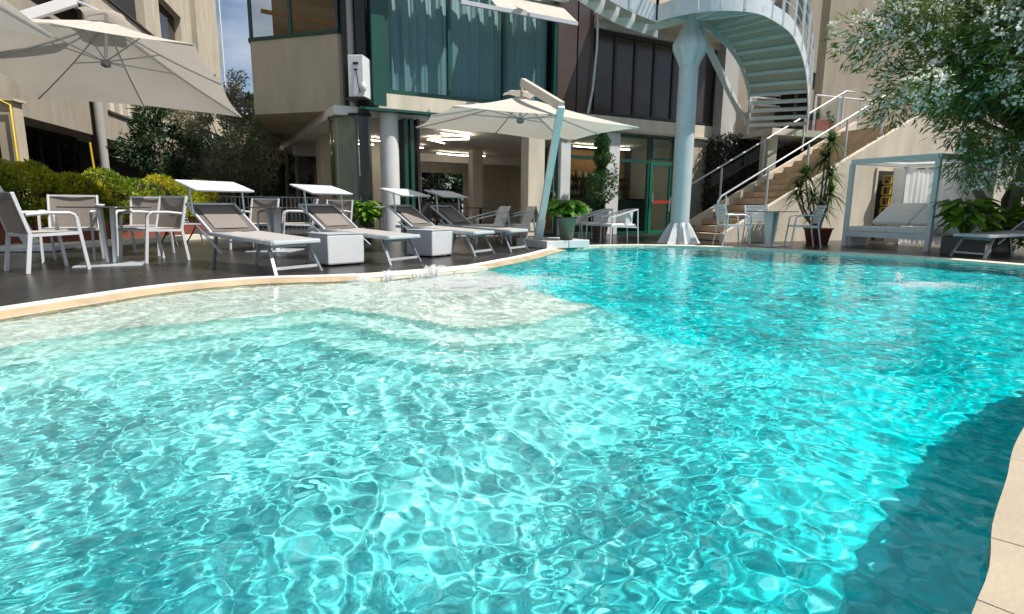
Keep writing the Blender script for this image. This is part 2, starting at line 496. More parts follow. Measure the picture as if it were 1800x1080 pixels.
# outer apron so the corners of the terrace are closed too
ap = MB()
ap.poly([(-60, -30, -.03), (-30, -30, -.03), (-30, 60, -.03), (-60, 60, -.03)])
ap.poly([(30, -30, -.03), (60, -30, -.03), (60, 60, -.03), (30, 60, -.03)])
ap.poly([(-30, 44, -.03), (30, 44, -.03), (30, 60, -.03), (-30, 60, -.03)])
ap.poly([(-30, -30, -.03), (30, -30, -.03), (30, -11.5, -.03), (-30, -11.5, -.03)])
tag(ap.build('terrain', M['ground']), kind='structure')

TW, TL = 0.60, 1.20
cut = off(.20)
tiles = []
def clip_half(poly, p, n):
    out = []
    for i in range(len(poly)):
        a, b = poly[i], poly[(i + 1) % len(poly)]
        da, db = (a - p) @ n, (b - p) @ n
        if da >= 0: out.append(a)
        if (da >= 0) != (db >= 0): out.append(a + (b - a) * (da / (da - db)))
    return out
ang = R(24)
ax, ay = np.array([math.cos(ang), math.sin(ang)]), np.array([-math.sin(ang), math.cos(ang)])
cells = []
for j in range(-25, 50):
    for i in range(-22, 26):
        o0 = ax * ((i + .5 * (j % 2)) * TL) + ay * (j * TW)
        q = [o0, o0 + ax * (TL - .005), o0 + ax * (TL - .005) + ay * (TW - .005), o0 + ay * (TW - .005)]
        c = sum(q) / 4
        if -15 < c[0] < 16 and -3 < c[1] < 26: cells.append((c, q))
C_ = np.array([c for c, q in cells])
ins = inside(C_, cut); dd = dist(C_, cut)
keep = []
for (c, q), i_, d_ in zip(cells, ins, dd):
    if i_ and d_ > .70: continue
    if d_ < .75:
        seg = np.argsort(np.hypot(cut[:, 0] - c[0], cut[:, 1] - c[1]))[:1]
        for s in seg:
            q = clip_half(q, cut[s], OUTN[s])
            if len(q) < 3: break
        if len(q) < 3: continue
    keep.append((c, q))
def view_score(c):   # nearer tiles inside the lens' field show larger
    if c[1] < .5 or abs(c[0] / c[1]) > .98: return 1e3 + np.hypot(*c)
    return np.hypot(*c)
keep.sort(key=lambda t: view_score(t[0]))
rest = MB()
for k, (c, q) in enumerate(keep):
    dz = random.uniform(-.0006, .0006)
    if k < 290:
        mb = MB(); mb.prism([(a[0], a[1]) for a in q], -.008, dz)
        mb.build('tile', M['deck'], deck)
    else:
        rest.prism([(a[0], a[1]) for a in q], -.008, dz)
r_ = rest.build('tile_field', M['deck'], deck); r_['kind'] = 'stuff'

# ------------------------------------------------------------------ pool shell: shelf, steps and sloping floor
def plan(pts): return np.array(pts, float)
SH1 = plan([(-6, 2.6), (-3.15, 3.10), (-2.80, 3.75), (-2.05, 4.28), (-1.55, 4.72), (-1.10, 4.52), (-.55, 4.10), (-.25, 3.98), (.18, 4.20), (.72, 4.92), (.30, 5.60), (.02, 6.5), (-.2, 7.4), (-2, 9), (-6, 9)])
gx = np.arange(-4.6, 9.0, .045); gy = np.arange(-.4, 12.9, .045)
GX, GY = np.meshgrid(gx, gy); GP = np.stack([GX.ravel(), GY.ravel()], 1)
s1 = dist(GP, SH1); s1[inside(GP, SH1)] *= -1
# beyond the tip of the shelf the floor drops straight to the deep end
wdp = np.clip((GP[:, 1] - 4.25 + (GP[:, 0] - .7) * .5) / .8, 0, 1) * (GP[:, 0] > -.3)
s1 = np.where(s1 > 0, s1 * (1 + 4.5 * wdp), s1)
def step(x, e0, w): return np.clip((x - e0) / w, 0, 1)
Zf = -.19 - .13 * step(s1, 0, .03) - .13 * step(s1, .36, .04) - .12 * step(s1, .72, .04) - .30 * np.clip((s1 - .85) / 2.4, 0, 1) - .28 * np.clip((s1 - 2.6) / 3, 0, 1)
# the floor rises gently towards the near rim
dw = dist(GP, EDGE); nearR = (GP[:, 0] > .2) & (GP[:, 1] < 4.6)
Zone = Zf - .34 * np.clip((GP[:, 0] - .1) / 2.2, 0, 1) * (s1 > 0)  # tint level for the liner colour, pushed deeper towards the right
Zf = np.where(GP[:, 1] < 6, np.maximum(Zf, -.70 - .35 * np.clip(dw - .3, 0, 1.2)), Zf)
jag = .012 * np.sin(GP[:, 0] * 3.1 + GP[:, 1] * 2.2)
n_x, n_y = len(gx), len(gy)
idx = np.arange(n_x * n_y).reshape(n_y, n_x)
ok = inside(GP, off(.06)).reshape(n_y, n_x)
F = np.stack([idx[:-1, :-1], idx[:-1, 1:], idx[1:, 1:], idx[1:, :-1]], -1).reshape(-1, 4)
okf = (ok[:-1, :-1] | ok[:-1, 1:] | ok[1:, 1:] | ok[1:, :-1]).ravel()
F = F[okf]
used = np.unique(F); remap = -np.ones(len(GP), int); remap[used] = np.arange(len(used))
V = np.column_stack([GP, Zf + jag * (s1 > .9)])[used]
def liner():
    m = bpy.data.materials.new('depth tinted pool liner'); m.use_nodes = True
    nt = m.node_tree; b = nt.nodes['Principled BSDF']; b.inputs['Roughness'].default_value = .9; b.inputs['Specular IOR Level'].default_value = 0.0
    g = nt.nodes.new('ShaderNodeNewGeometry'); at_ = nt.nodes.new('ShaderNodeAttribute'); at_.attribute_name = 'depth_tint'
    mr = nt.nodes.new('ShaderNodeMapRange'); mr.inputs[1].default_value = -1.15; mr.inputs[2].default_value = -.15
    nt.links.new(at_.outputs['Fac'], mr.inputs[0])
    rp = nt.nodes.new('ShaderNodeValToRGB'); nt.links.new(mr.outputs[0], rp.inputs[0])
    e = rp.color_ramp.elements  # ramp paints the light absorbed by deeper water into the liner colour
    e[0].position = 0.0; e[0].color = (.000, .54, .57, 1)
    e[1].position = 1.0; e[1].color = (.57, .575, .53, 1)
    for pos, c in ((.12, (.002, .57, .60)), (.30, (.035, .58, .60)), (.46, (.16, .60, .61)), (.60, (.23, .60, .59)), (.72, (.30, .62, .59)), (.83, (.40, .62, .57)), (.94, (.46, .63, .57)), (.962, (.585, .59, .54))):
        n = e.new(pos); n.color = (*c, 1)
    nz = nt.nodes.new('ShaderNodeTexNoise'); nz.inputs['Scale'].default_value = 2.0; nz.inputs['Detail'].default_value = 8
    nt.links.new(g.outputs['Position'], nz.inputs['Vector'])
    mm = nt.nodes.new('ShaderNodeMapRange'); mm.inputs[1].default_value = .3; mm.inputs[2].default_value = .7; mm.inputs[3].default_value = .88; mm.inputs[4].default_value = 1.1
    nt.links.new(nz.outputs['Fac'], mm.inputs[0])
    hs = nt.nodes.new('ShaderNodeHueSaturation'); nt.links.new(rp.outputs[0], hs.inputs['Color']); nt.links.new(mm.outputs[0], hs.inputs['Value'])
    # small glass tesserae of slightly different tone
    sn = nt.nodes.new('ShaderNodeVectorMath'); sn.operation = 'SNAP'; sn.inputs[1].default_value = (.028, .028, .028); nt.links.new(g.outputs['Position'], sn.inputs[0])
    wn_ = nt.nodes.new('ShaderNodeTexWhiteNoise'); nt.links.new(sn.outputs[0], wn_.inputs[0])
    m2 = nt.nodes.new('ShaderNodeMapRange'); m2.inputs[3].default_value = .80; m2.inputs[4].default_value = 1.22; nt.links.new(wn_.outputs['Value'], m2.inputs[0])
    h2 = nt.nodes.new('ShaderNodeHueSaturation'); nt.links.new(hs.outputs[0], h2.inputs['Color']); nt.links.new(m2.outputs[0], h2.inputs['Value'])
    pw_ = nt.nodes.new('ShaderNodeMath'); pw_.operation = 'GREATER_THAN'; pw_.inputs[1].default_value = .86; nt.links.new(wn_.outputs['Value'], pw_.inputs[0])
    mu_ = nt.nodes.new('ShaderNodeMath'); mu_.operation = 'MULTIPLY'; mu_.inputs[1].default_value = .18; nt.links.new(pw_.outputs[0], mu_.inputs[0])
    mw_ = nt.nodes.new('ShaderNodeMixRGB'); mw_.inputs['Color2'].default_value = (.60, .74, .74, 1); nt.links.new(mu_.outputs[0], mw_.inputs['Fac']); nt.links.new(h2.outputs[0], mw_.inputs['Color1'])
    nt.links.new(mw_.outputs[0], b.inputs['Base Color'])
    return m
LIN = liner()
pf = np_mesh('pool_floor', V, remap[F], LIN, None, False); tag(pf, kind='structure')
pf.data.attributes.new('depth_tint', 'FLOAT', 'POINT').data.foreach_set('value', Zone[used].astype(np.float32))
pf.cycles.is_caustics_receiver = True
# pool wall
pw_v, pw_f = [], []
for k, (d, z) in enumerate(((0.0, -.03), (0.0, -1.7))):
    for p in off(d): pw_v.append((p[0], p[1], z))
for i in range(NE):
    j = (i + 1) % NE
    pw_f.append((i, NE + i, NE + j, j))
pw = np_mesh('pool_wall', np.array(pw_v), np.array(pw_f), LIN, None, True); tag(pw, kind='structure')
pw.data.attributes.new('depth_tint', 'FLOAT', 'POINT').data.foreach_set('value', np.where(inside(np.array(pw_v)[:, :2] - np.tile(OUTN, (2, 1)) * .08, SH1), -.19, -1.0).astype(np.float32))
pw.cycles.is_caustics_receiver = True

# water: one sheet of real waves; nearer the rim finer
ys = [0.1]
while ys[-1] < 12.7: ys.append(ys[-1] + .0045 + .0031 * ys[-1])
ys = np.array(ys)
nu = 860
uu = np.linspace(-1, 1, nu)
WX = np.zeros((len(ys), nu)); WY = np.repeat(ys[:, None], nu, 1)
for j, y in enumerate(ys):
    lo, hi = -4.4, min(8.9, 1.9 + y * 1.15 + .5)
    # denser in front of the lens
    WX[j] = lo + (hi - lo) * (uu * .5 + .5)
WP = np.stack([WX.ravel(), WY.ravel()], 1)
x, y = WP[:, 0], WP[:, 1]
wr = np.random.default_rng(5)
Z = np.zeros(len(WP))
wx = x + .10 * np.sin(y * 2.3 + 1.1) + .06 * np.sin(y * 5.1 + x * 3.2); wy = y + .10 * np.sin(x * 2.6 + .4) + .06 * np.sin(x * 4.7 - y * 3.3)
# calmer towards the right rim, livelier above the steps and by the jets
jet = np.exp(-(((x + .35) / 1.1) ** 2 + ((y - 5.7) / 1.15) ** 2))
live = .78 + .16 * np.clip((2.2 - x) / 4.5, 0, 1) + 1.9 * jet
calm = 1 - .45 * np.clip((x - .85 - (y - 1.1) * .55) / .5, 0, 1) * np.clip((6 - y) / 4, 0, 1)
for i in range(190):
    lam = math.exp(wr.uniform(math.log(.032), math.log(.55))); th = wr.uniform(0, 2 * math.pi)
    kk = 2 * math.pi / lam; ph = wr.uniform(0, 6.28)
    fade = np.clip(lam / (.012 + .0062 * np.maximum(np.abs(y), 2.7)) - 1.0, 0, 1)      # no ripple finer than the mesh carries
    amp = .00118 * lam ** .80
    patch = .6 + .6 * np.sin(x * wr.uniform(-2, 2) + y * wr.uniform(-2, 2) + wr.uniform(0, 6))
    Z += amp * fade * patch * np.sin(kk * (wx * math.cos(th) + wy * math.sin(th)) + ph + .8 * np.sin(kk * .31 * (x * math.sin(th) - y * math.cos(th)) + 2 * ph))
Z = Z * live * calm * 1.12
okw = (inside(WP, off(.05))).reshape(len(ys), nu)
idx = np.arange(len(WP)).reshape(len(ys), nu)
F = np.stack([idx[:-1, :-1], idx[:-1, 1:], idx[1:, 1:], idx[1:, :-1]], -1).reshape(-1, 4)
okf = (okw[:-1, :-1] | okw[:-1, 1:] | okw[1:, 1:] | okw[1:, :-1]).ravel(); F = F[okf]
used = np.unique(F); remap = -np.ones(len(WP), int); remap[used] = np.arange(len(used))
wm = bpy.data.materials.new('pool water'); wm.use_nodes = True
nt = wm.node_tree; nt.nodes.clear()
wo_ = nt.nodes.new('ShaderNodeOutputMaterial'); wg = nt.nodes.new('ShaderNodeBsdfGlass')
wg.inputs['IOR'].default_value = 1.333; wg.inputs['Roughness'].default_value = 0.0; wg.inputs['Color'].default_value = (.93, 1, 1, 1)
nt.links.new(wg.outputs[0], wo_.inputs[0])
water = np_mesh('water', np.column_stack([WP, Z + WATER_Z])[used], remap[F], wm, None, True); tag(water, kind='structure')
water.cycles.is_caustics_caster = True

# ------------------------------------------------------------------ pool edge: grate, kerb and coping stones
cum = np.concatenate([[0], np.cumsum(np.linalg.norm(np.diff(np.vstack([EDGE, EDGE[:1]]), axis=0), axis=1))]); LTOT = cum[-1]
def at_arc(s, d):
    s = s % LTOT
    i = min(np.searchsorted(cum, s, 'right') - 1, NE - 1); t = (s - cum[i]) / (cum[i + 1] - cum[i] + 1e-9)
    j = (i + 1) % NE
    p = EDGE[i] * (1 - t) + EDGE[j] * t; n = OUTN[i] * (1 - t) + OUTN[j] * t
    return p + n * d
def arc_of(pt): return cum[np.argmin(np.hypot(EDGE[:, 0] - pt[0], EDGE[:, 1] - pt[1]))]
A0 = arc_of((-3.95, 2.0)) ; 
aK1 = arc_of((-1.66, 6.28)); aK2 = arc_of((-.35, 7.5)); aK3 = arc_of((1.45, 11.75)); aN0 = arc_of((4.1, 3.35)); aN1 = arc_of((-.4, .34))
edge_root = tag(empty('pool_edge'), kind='structure')
def stone_row(s0, s1, ln, d0, d1, z0i, z0o, m, name, gap=.008, thick=.05):
    n = max(1, int(round((s1 - s0) / ln)))
    for k in range(n):
        a, b = s0 + (s1 - s0) * k / n + gap / 2, s0 + (s1 - s0) * (k + 1) / n - gap / 2
        mb = MB(); h = random.uniform(-.001, .001)
        q = [at_arc(a, d0), at_arc((a + b) / 2, d0), at_arc(b, d0), at_arc(b, d1), at_arc((a + b) / 2, d1), at_arc(a, d1)]
        zz = [z0i, z0i, z0i, z0o, z0o, z0o]
        vs = [(p[0], p[1], z + h) for p, z in zip(q, zz)] + [(p[0], p[1], z - thick) for p, z in zip(q, zz)]
        nn = 6
        mb.add(vs, [tuple(range(6)), tuple(range(6, 12))[::-1]] + [(i, (i + 1) % 6, 6 + (i + 1) % 6, 6 + i) for i in range(6)])
        mb.build(name, m, edge_root, bevel=.004 if ln < .6 else 0)
if area < 0: pass
# left: ochre kerb next to the water and a white overflow grate behind it
sL0 = A0 if A0 < aK1 else A0 - LTOT
stone_row(sL0, aK1, .5, -.005, .115, -.035, .004, M['kerb'], 'kerb_stone', thick=.10)
gr = MB()
s = sL0
while s < aK1:
    a, b = at_arc(s, .125), at_arc(s, .245)
    gr.beam((a[0], a[1], .004), (b[0], b[1], .004), .010, .012)
    s += .017
vs = []; fs = []
for k in range(161):
    s = sL0 + (aK1 - sL0) * k / 160
    for d in (.12, .25):
        p = at_arc(s, d); vs.append((p[0], p[1], -.004))
for k in range(160): fs.append((k * 2, k * 2 + 1, k * 2 + 3, k * 2 + 2))
gr.add(vs, fs)
g_ = gr.build('grate', M['grate'], edge_root); g_['kind'] = 'stuff'
for nm, d0, d1 in (('grate_rail', .118, .128), ('grate_rail', .242, .252)):
    mb = MB(); vs = []; fs = []; NN = 160
    for k in range(NN + 1):
        s = sL0 + (aK1 - sL0) * k / NN
        for d, z in ((d0, -.02), (d0, .012), (d1, .012), (d1, -.02)):
            p = at_arc(s, d); vs.append((p[0], p[1], z))
    for k in range(NN):
        for q in range(3): fs.append((k * 4 + q, k * 4 + q + 1, (k + 1) * 4 + q + 1, (k + 1) * 4 + q))
    mb.add(vs, fs); mb.build(nm, M['grate'], edge_root)
# middle: one wide pale ledge, then kerb and narrow white edge again
stone_row(aK1, aK2, .55, -.03, .26, -.012, .006, M['coping_w'], 'ledge_stone', thick=.14)
stone_row(aK2, aK3, .5, -.005, .13, -.035, .004, M['kerb'], 'kerb_stone', thick=.10)
stone_row(aK2, aK3, .5, .132, .27, .006, .008, M['grate'], 'edge_stone')
aF = arc_of((8.1, 5.0))
stone_row(aK3, aF, .5, -.01, .10, -.010, .004, M['coping_w'], 'edge_stone', thick=.07)
stone_row(aK3, aF, .6, .102, .26, .001, .001, M['deck'], 'deck_stone')
# right and near side: sandstone coping
sN1 = aN1 if aN1 > aF else aN1 + LTOT
sL0b = (sL0 + LTOT) if sL0 + LTOT > sN1 else sL0 + 2 * LTOT
stone_row(aF, sN1, .155, -.012, .30, .010, .012, M['coping'], 'coping_stone', gap=.003, thick=.07)
stone_row(sN1, sL0b, .4, -.012, .30, .010, .012, M['coping'], 'coping_stone', gap=.003, thick=.07)

# ================================================================== hotel building
FR = Matrix.Translation((4.28, 17.3, 0)) @ Matrix.Rotation(math.atan2(.471, .882), 4, 'Z')   # x along facade, y into the building
hotel = empty('hotel_building', (0, 0, 0), 0, 'cream and green glazed hotel building with open poolside lounge behind the loungers', 'building')
def part(name, m, fn, parent=hotel, fr=FR, bevel=0):
    mb = MB(fr); fn(mb); return mb.build(name, m, parent, bevel)
def bbp(name, m, a, b, parent=hotel, fr=FR, bevel=0): return part(name, m, lambda mb: mb.bb(a, b), parent, fr, bevel)

# fascia between the floors
bbp('fascia', M['cream_lt'], (-8.3, -.02, 2.92), (2.1, .45, 3.27))
bbp('ledge', M['green'], (-8.75, -.22, 2.86), (-6.35, .0, 2.915))
bbp('ledge', M['cream'], (-1.9, -.10, 2.86), (2.1, -.0, 2.915))
bbp('slab', M['soffit'], (-9.2, .46, 2.80), (2.1, 13.5, 3.0))
bbp('soffit_panel', M['soffit'], (-6.3, .0, 2.855), (-1.9, .455, 2.915))

def glazed(name, s0, s1, z0, z1, y, fm, gm, nm=0, fw=.07, fd=.10, transom=None, gname='pane'):
    """a framed window: frame (part) with mullions, panes as sub-parts"""
    mb = MB(FR)
    mb.bb((s0, y, z0), (s0 + fw, y + fd, z1)); mb.bb((s1 - fw, y, z0), (s1, y + fd, z1))
    mb.bb((s0 + fw, y, z0), (s1 - fw, y + fd, z0 + fw)); mb.bb((s0 + fw, y, z1 - fw), (s1 - fw, y + fd, z1))
    w = (s1 - s0 - 2 * fw)
    for k in range(1, nm + 1):
        sx = s0 + fw + w * k / (nm + 1)
        mb.bb((sx - fw * .35, y + .003, z0 + fw), (sx + fw * .35, y + fd - .003, z1 - fw))
    if transom: mb.bb((s0 + fw, y + .005, transom - fw * .6), (s1 - fw, y + fd - .005, transom + fw * .6))
    w_ = mb.build(name, fm, hotel)
    for k in range(nm + 1):
        a = s0 + fw + w * k / (nm + 1); b = s0 + fw + w * (k + 1) / (nm + 1)
        MB(FR).bb((a, y + fd * .45, z0 + fw * .8), (b, y + fd * .45 + .008, z1 - fw * .8)).build(gname, gm, w_)
    return w_
# curtained first-floor window
win = glazed('window', -8.12, -3.58, 3.28, 5.85, .0, M['green'], M['glass_win'], 2, .09, .14)
bbp('jamb', M['green'], (-8.42, -.03, 3.0), (-8.12, .10, 7.5))
def curtain_fn(s0, s1, z0, z1, y, n, amp, lift=0.0):
    def f(u, v):
        s = s0 + (s1 - s0) * u
        ph = s * n
        a = amp * (1 + .5 * math.sin(s * 2.3)) * (.75 + .25 * v)
        yy = y + a * math.sin(ph + 1.2 * math.sin(s * 3.1)) + .35 * a * math.sin(ph * 2.7 + 1 + v)
        zz = z0 + (z1 - z0) * v + (lift * max(0, 1 - u * 9) * (1 - v) ** 2)
        return (s, yy, zz)
    return f
cur = MB(FR).grid(curtain_fn(-7.98, -3.68, 3.37, 5.8, .36, 17, .055, .0), 300, 8).build('curtain', M['curtain'], hotel)
bbp('back_panel', M['dark'], (-8.1, 1.6, 3.0), (2.1, 1.7, 6.0))
# plum panels, then a run of brown tinted panels
for a, b in ((-3.56, -2.98), (-2.93, -2.44)):
    bbp('panel', M['brown'], (a, .02, 3.28), (b, .12, 6.6))
bbp('panel_joint', M['darkframe'], (-3.64, .0, 3.27), (-3.56, .10, 6.7)); bbp('panel_joint', M['darkframe'], (-2.98, .05, 3.27), (-2.93, .14, 6.7))
sx = -2.36
bbp('window_rail', M['darkframe'], (-2.44, -.02, 3.272), (2.1, .12, 3.36)); bbp('window_rail', M['darkframe'], (-2.44, -.02, 5.36), (2.1, .12, 5.46))
edges_s = [-2.40, -1.72, -1.02, -.32, .40, 1.22, 2.06]
for k in range(6):
    a, b = edges_s[k], edges_s[k + 1]
    p_ = bbp('tinted_window', M['brown2'], (a + .04, .03, 3.36), (b - .04, .06, 5.36))
    bbp('mullion', M['darkframe'], (b - .04, -.015, 3.36), (b + .04, .10, 5.36))
bbp('lintel', M['greywall'], (-2.44, -.12, 5.462), (2.1, .3, 5.62))
bbp('overhang', M['cream'], (-2.44, -1.3, 5.625), (2.1, .4, 5.85))
bbp('upper_wall', M['cream'], (-8.5, .3, 5.86), (2.1, .5, 9.5))
bbp('pilaster', M['greywall'], (2.1, -.35, 0), (2.62, .5, 8.0)); bbp('pilaster', M['greywall'], (2.64, -.05, 0), (3.05, .5, 8.0))
# drain pipe
part('drain_pipe', M['alu'], lambda mb: mb.tube([(-2.42, -.10, 6.6), (-2.42, -.10, 5.0), (-2.50, -.08, 3.9), (-2.62, -.06, 3.28)], .035, 8))

# ground floor: pillars and green glazing
for s_, r_, m_ in ((-8.02, .215, 'pillar'),):
    part('pillar', M[m_], lambda mb: mb.tube([(s_, .2, 0), (s_, .2, 2.86)], r_, 24))
for s0, s1, m_ in ((-4.42, -3.92, 'cream_lt'), (-3.42, -3.10, 'pillar'), (-1.92, -1.44, 'pillar')):
    bbp('pillar', M[m_], (s0, -.02, 0), (s1, .38, 2.855), bevel=.02)
bbp('pillar', M['cream_lt'], (-9.1, .75, 0), (-8.75, 1.1, 2.80), bevel=.02)
bbp('door_leaf', M['green'], (-7.70, .05, .03), (-7.62, .75, 2.78)); bbp('door_leaf', M['green'], (-7.56, .02, .03), (-7.48, .62, 2.78))
bbp('door_leaf', M['darkframe'], (-7.40, .02, .03), (-7.34, .55, 2.78))
glazed('window', -3.90, -3.44, .02, 2.84, .10, M['green'], M['glass_clear'], 0, .06, .08)
glazed('window', -3.08, -1.94, .02, 2.84, .10, M['green'], M['glass_clear'], 0, .07, .09, transom=2.14)
glazed('window', -1.42, -.22, .02, 2.84, .10, M['green'], M['glass_clear'], 0, .07, .09, transom=2.12)
dr = glazed('door', -.20, .66, .02, 2.12, .08, M['green_lt'], M['glass_clear'], 0, .09, .07)
part('handle', M['silver'], lambda mb: mb.tube([(-.13, .02, .95), (-.13, .02, 1.2)], .015, 8), dr)
bbp('push_bar', mat('red bar', (.5, .03, .02), .5), (-.10, .04, .93), (.56, .075, 1.0), dr)
glazed('fanlight', -.20, .66, 2.18, 2.84, .09, M['green'], M['glass_clear'], 0, .06, .08)
bbp('wall_panel', M['cream'], (.68, .0, 0), (2.1, .3, 2.86))
nb = bbp('notice', mat('notice paper', (.62, .62, .58), .8), (1.15, -.012, 1.18), (1.33, -.002, 1.42))
nb2 = bbp('notice', mat('notice frame', (.10, .09, .08), .6), (.86, -.012, 1.28), (.98, -.002, 1.45))

# lounge interior
bbp('lounge_floor', M['floor_in'], (-9.2, .5, .0), (2.1, 13.5, .008))
bbp('back_wall', M['inwall'], (-9.0, 13.0, 0), (-6.2, 13.2, 2.8)); bbp('back_wall', M['inwall'], (-3.4, 13.0, 0), (-2.8, 13.2, 2.8)); bbp('back_wall', M['inwall'], (-.6, 13.0, 0), (2.1, 13.2, 2.8))
bbp('back_lintel', M['inwall'], (-6.2, 13.0, 2.35), (-.6, 13.2, 2.8))
bbp('side_wall', M['inwall'], (1.95, .5, 0), (2.08, 13.0, 2.8))
bbp('partition', M['inwall'], (-8.6, 6.5, 0), (-6.2, 6.65, 2.8))
bbp('beam', M['soffit'], (-9.0, 8.6, 2.5), (2.0, 8.9, 2.8))
for s_, y_ in ((-5.9, 7.0), (-4.9, 9.4), (-3.0, 6.2)):
    bbp('inner_pillar', M['inwall'], (s_ - .2, y_, 0), (s_ + .2, y_ + .4, 2.8))
for s_ in (-4.9, -4.1, -3.0, -2.0):
    bbp('rear_mullion', M['green'], (s_ - .04, 13.05, 0), (s_ + .04, 13.12, 2.35))
bbp('wall_art', M['darkframe'], (-8.2, 6.46, 1.1), (-7.1, 6.49, 1.75))
# warm ceiling cove lights; tubes deeper in are added to brighten the room
GL = emit('warm cove and fill light', (1.0, .86, .68), 26.0)
for pts in (((-6.2, 1.6), (-5.2, 2.0), (-5.0, 2.5), (-6.0, 3.2), (-5.2, 3.9)), ((-7.6, 4.0), (-7.2, 4.35), (-6.6, 4.3)), ((-1.4, 2.4), (.2, 2.5), (.8, 2.3)), ((-4.2, 7.2), (-3.2, 7.6), (-2.2, 7.3)), ((-5.4, 10.2), (-4.0, 10.6), (-2.4, 10.4)), ((-7.9, 5.3), (-7.5, 5.6), (-7.0, 5.5)), ((-6.4, 5.4), (-5.9, 5.7), (-5.3, 5.6))):
    part('cove_and_fill_light', GL, lambda mb: mb.tube([(a, b, 2.70) for a, b in pts], .010, 6))
for i_, (s_, y_) in enumerate(((-6.6, 1.6), (-5.6, 3.0), (-6.8, 4.2), (-5.0, 5.2), (-4.2, 3.4))):
    o_ = empty('cafe_table', tuple(FR @ Vector((s_, y_, 0))), .4 * i_, ['dark square cafe table nearest the open front of the lounge', 'dark cafe table in the middle of the lounge', 'dark cafe table by the left lounge partition', 'dark cafe table deepest inside the lounge', 'dark cafe table behind the beige pillar'][i_], 'table', 'dark tables inside the lounge')
    MB().box((0, 0, .73), (.8, .8, .03)).build('table_top', M['tank'], o_); MB().tube([(0, 0, 0), (0, 0, .72)], .04, 8).build('column', M['darkframe'], o_); MB().lathe([(.001, .02), (.25, .0)], n=16).build('base', M['darkframe'], o_)
    for j_, (dx, dy) in enumerate(((.0, .62), (.0, -.62))):
        q_ = o_.matrix_basis @ Vector((dx, dy, 0))
        c_ = empty('cafe_chair', tuple(q_), .4 * i_ + (math.pi if j_ == 0 else 0), ('dark lounge chair on the far side of ' if j_ == 0 else 'dark lounge chair on the near side of ') + ['the table nearest the open front', 'the middle cafe table', 'the table by the partition', 'the table deepest inside', 'the table behind the beige pillar'][i_], 'chair', 'dark chairs inside the lounge')
        MB().box((0, 0, .44), (.46, .44, .06)).build('seat', M['sling_dark'], c_); MB().beam((-.22, -.2, .68), (.22, -.2, .68), .03, .38).build('backrest', M['sling_dark'], c_)
        for a_, b_ in ((-.2, -.18), (.2, -.18), (.2, .18), (-.2, .18)): MB().tube([(a_, b_, 0), (a_, b_, .42)], .014, 6).build('leg', M['darkframe'], c_)
# bar with shelves of bottles
bar = empty('bar_counter', (0, 0, 0), 0, 'green marble bar counter inside, seen through the glass beside the green door', 'bar')
MB(FR).bb((-1.6, 1.5, 0), (.9, 1.9, 1.02)).build('counter_front', M['marble'], bar)
MB(FR).bb((-1.65, 1.42, 1.02), (.95, 2.0, 1.07)).build('counter_top', M['tank'], bar)
shelf = empty('bottle_shelf', (0, 0, 0), 0, 'back bar shelving carrying rows of bottles under a warm panel', 'shelf')
MB(FR).bb((-1.8, 3.3, 0), (1.4, 3.35, 2.7)).build('back_panel', M['wood'], shelf)
for z_ in (1.15, 1.45, 1.75): MB(FR).bb((-1.8, 3.02, z_), (1.4, 3.3, z_ + .03)).build('shelf_board', M['dark'], shelf)
bot_m = [mat('bottle glass ' + n, c, .08, spec=.8) for n, c in (('green', (.01, .05, .02)), ('clear', (.5, .52, .5)), ('amber', (.35, .14, .01)), ('brown', (.05, .02, .01)), ('white', (.7, .7, .68)))]
botL = ['dark green glass bottle on the back bar shelf', 'clear glass bottle on the back bar shelf', 'amber glass bottle on the back bar shelf', 'brown glass bottle on the back bar shelf', 'white bottle on the back bar shelf']
protos = []
for z_ in (1.18, 1.48, 1.78):
    s_ = -1.62
    while s_ < .7:
        kx = random.randrange(5); h = random.uniform(.2, .27); r = random.uniform(.03, .04)
        mb = MB(); mb.lathe([(.001, 0), (r, 0), (r, h * .6), (r * .35, h * .75), (r * .35, h), (.001, h)], n=8)
        o = mb.build('bottle', bot_m[kx]); o.matrix_world = FR @ Matrix.Translation((s_, 3.12, z_))
        row = {1.18: 'lowest', 1.48: 'middle', 1.78: 'top'}[z_]
        tag(o, botL[kx].replace('the back bar shelf', 'the ' + row + ' back bar shelf'), 'bottle', ('dark green', 'clear', 'amber', 'brown', 'white')[kx] + ' bottles on the ' + row + ' back bar shelf')
        s_ += random.uniform(.10, .17)

# retractable awnings over the curtained window
aw = empty('awning', (0, 0, 0), 0, 'half rolled pale grey awning above the curtained first floor window', 'awning')
def aw_pt(s, o, z): return FR @ Vector((s, -o, z))
MB(FR).beam((-6.6, -.75, 5.22), (-3.5, -.75, 5.22), .06, .09).build('front_bar', M['alu'], aw)
MB(FR).grid(lambda u, v: (-5.7 + 2.2 * u, -.05 - .70 * v, 5.80 - .54 * v + .015 * math.sin(u * 40) * v), 60, 4).build('cloth', M['canvas'], aw)
for s_ in (-6.55, -3.55):
    MB(FR).beam((s_, -.02, 5.75), (s_, -.72, 5.22), .04, .05).build('bracket', M['alu'], aw)
MB(FR).tube([(-6.7, -.12, 5.95), (-3.4, -.12, 5.95)], .07, 10).build('roller', M['alu'], aw)
aw2 = empty('awning', (0, 0, 0), 0, 'folded white awning cassette at the far upper left of the curtained window', 'awning')
MB(FR).beam((-8.3, -.36, 6.30), (-5.9, -.36, 6.30), .36, .30).build('cassette', M['white'], aw2)
MB(FR).grid(lambda u, v: (-8.25 + 2.3 * u, -.46 - .02 * math.sin(u * 60), 6.16 - (.16 + .07 * math.sin(u * 70)) * v), 60, 2).build('fringe', M['canvas'], aw2)

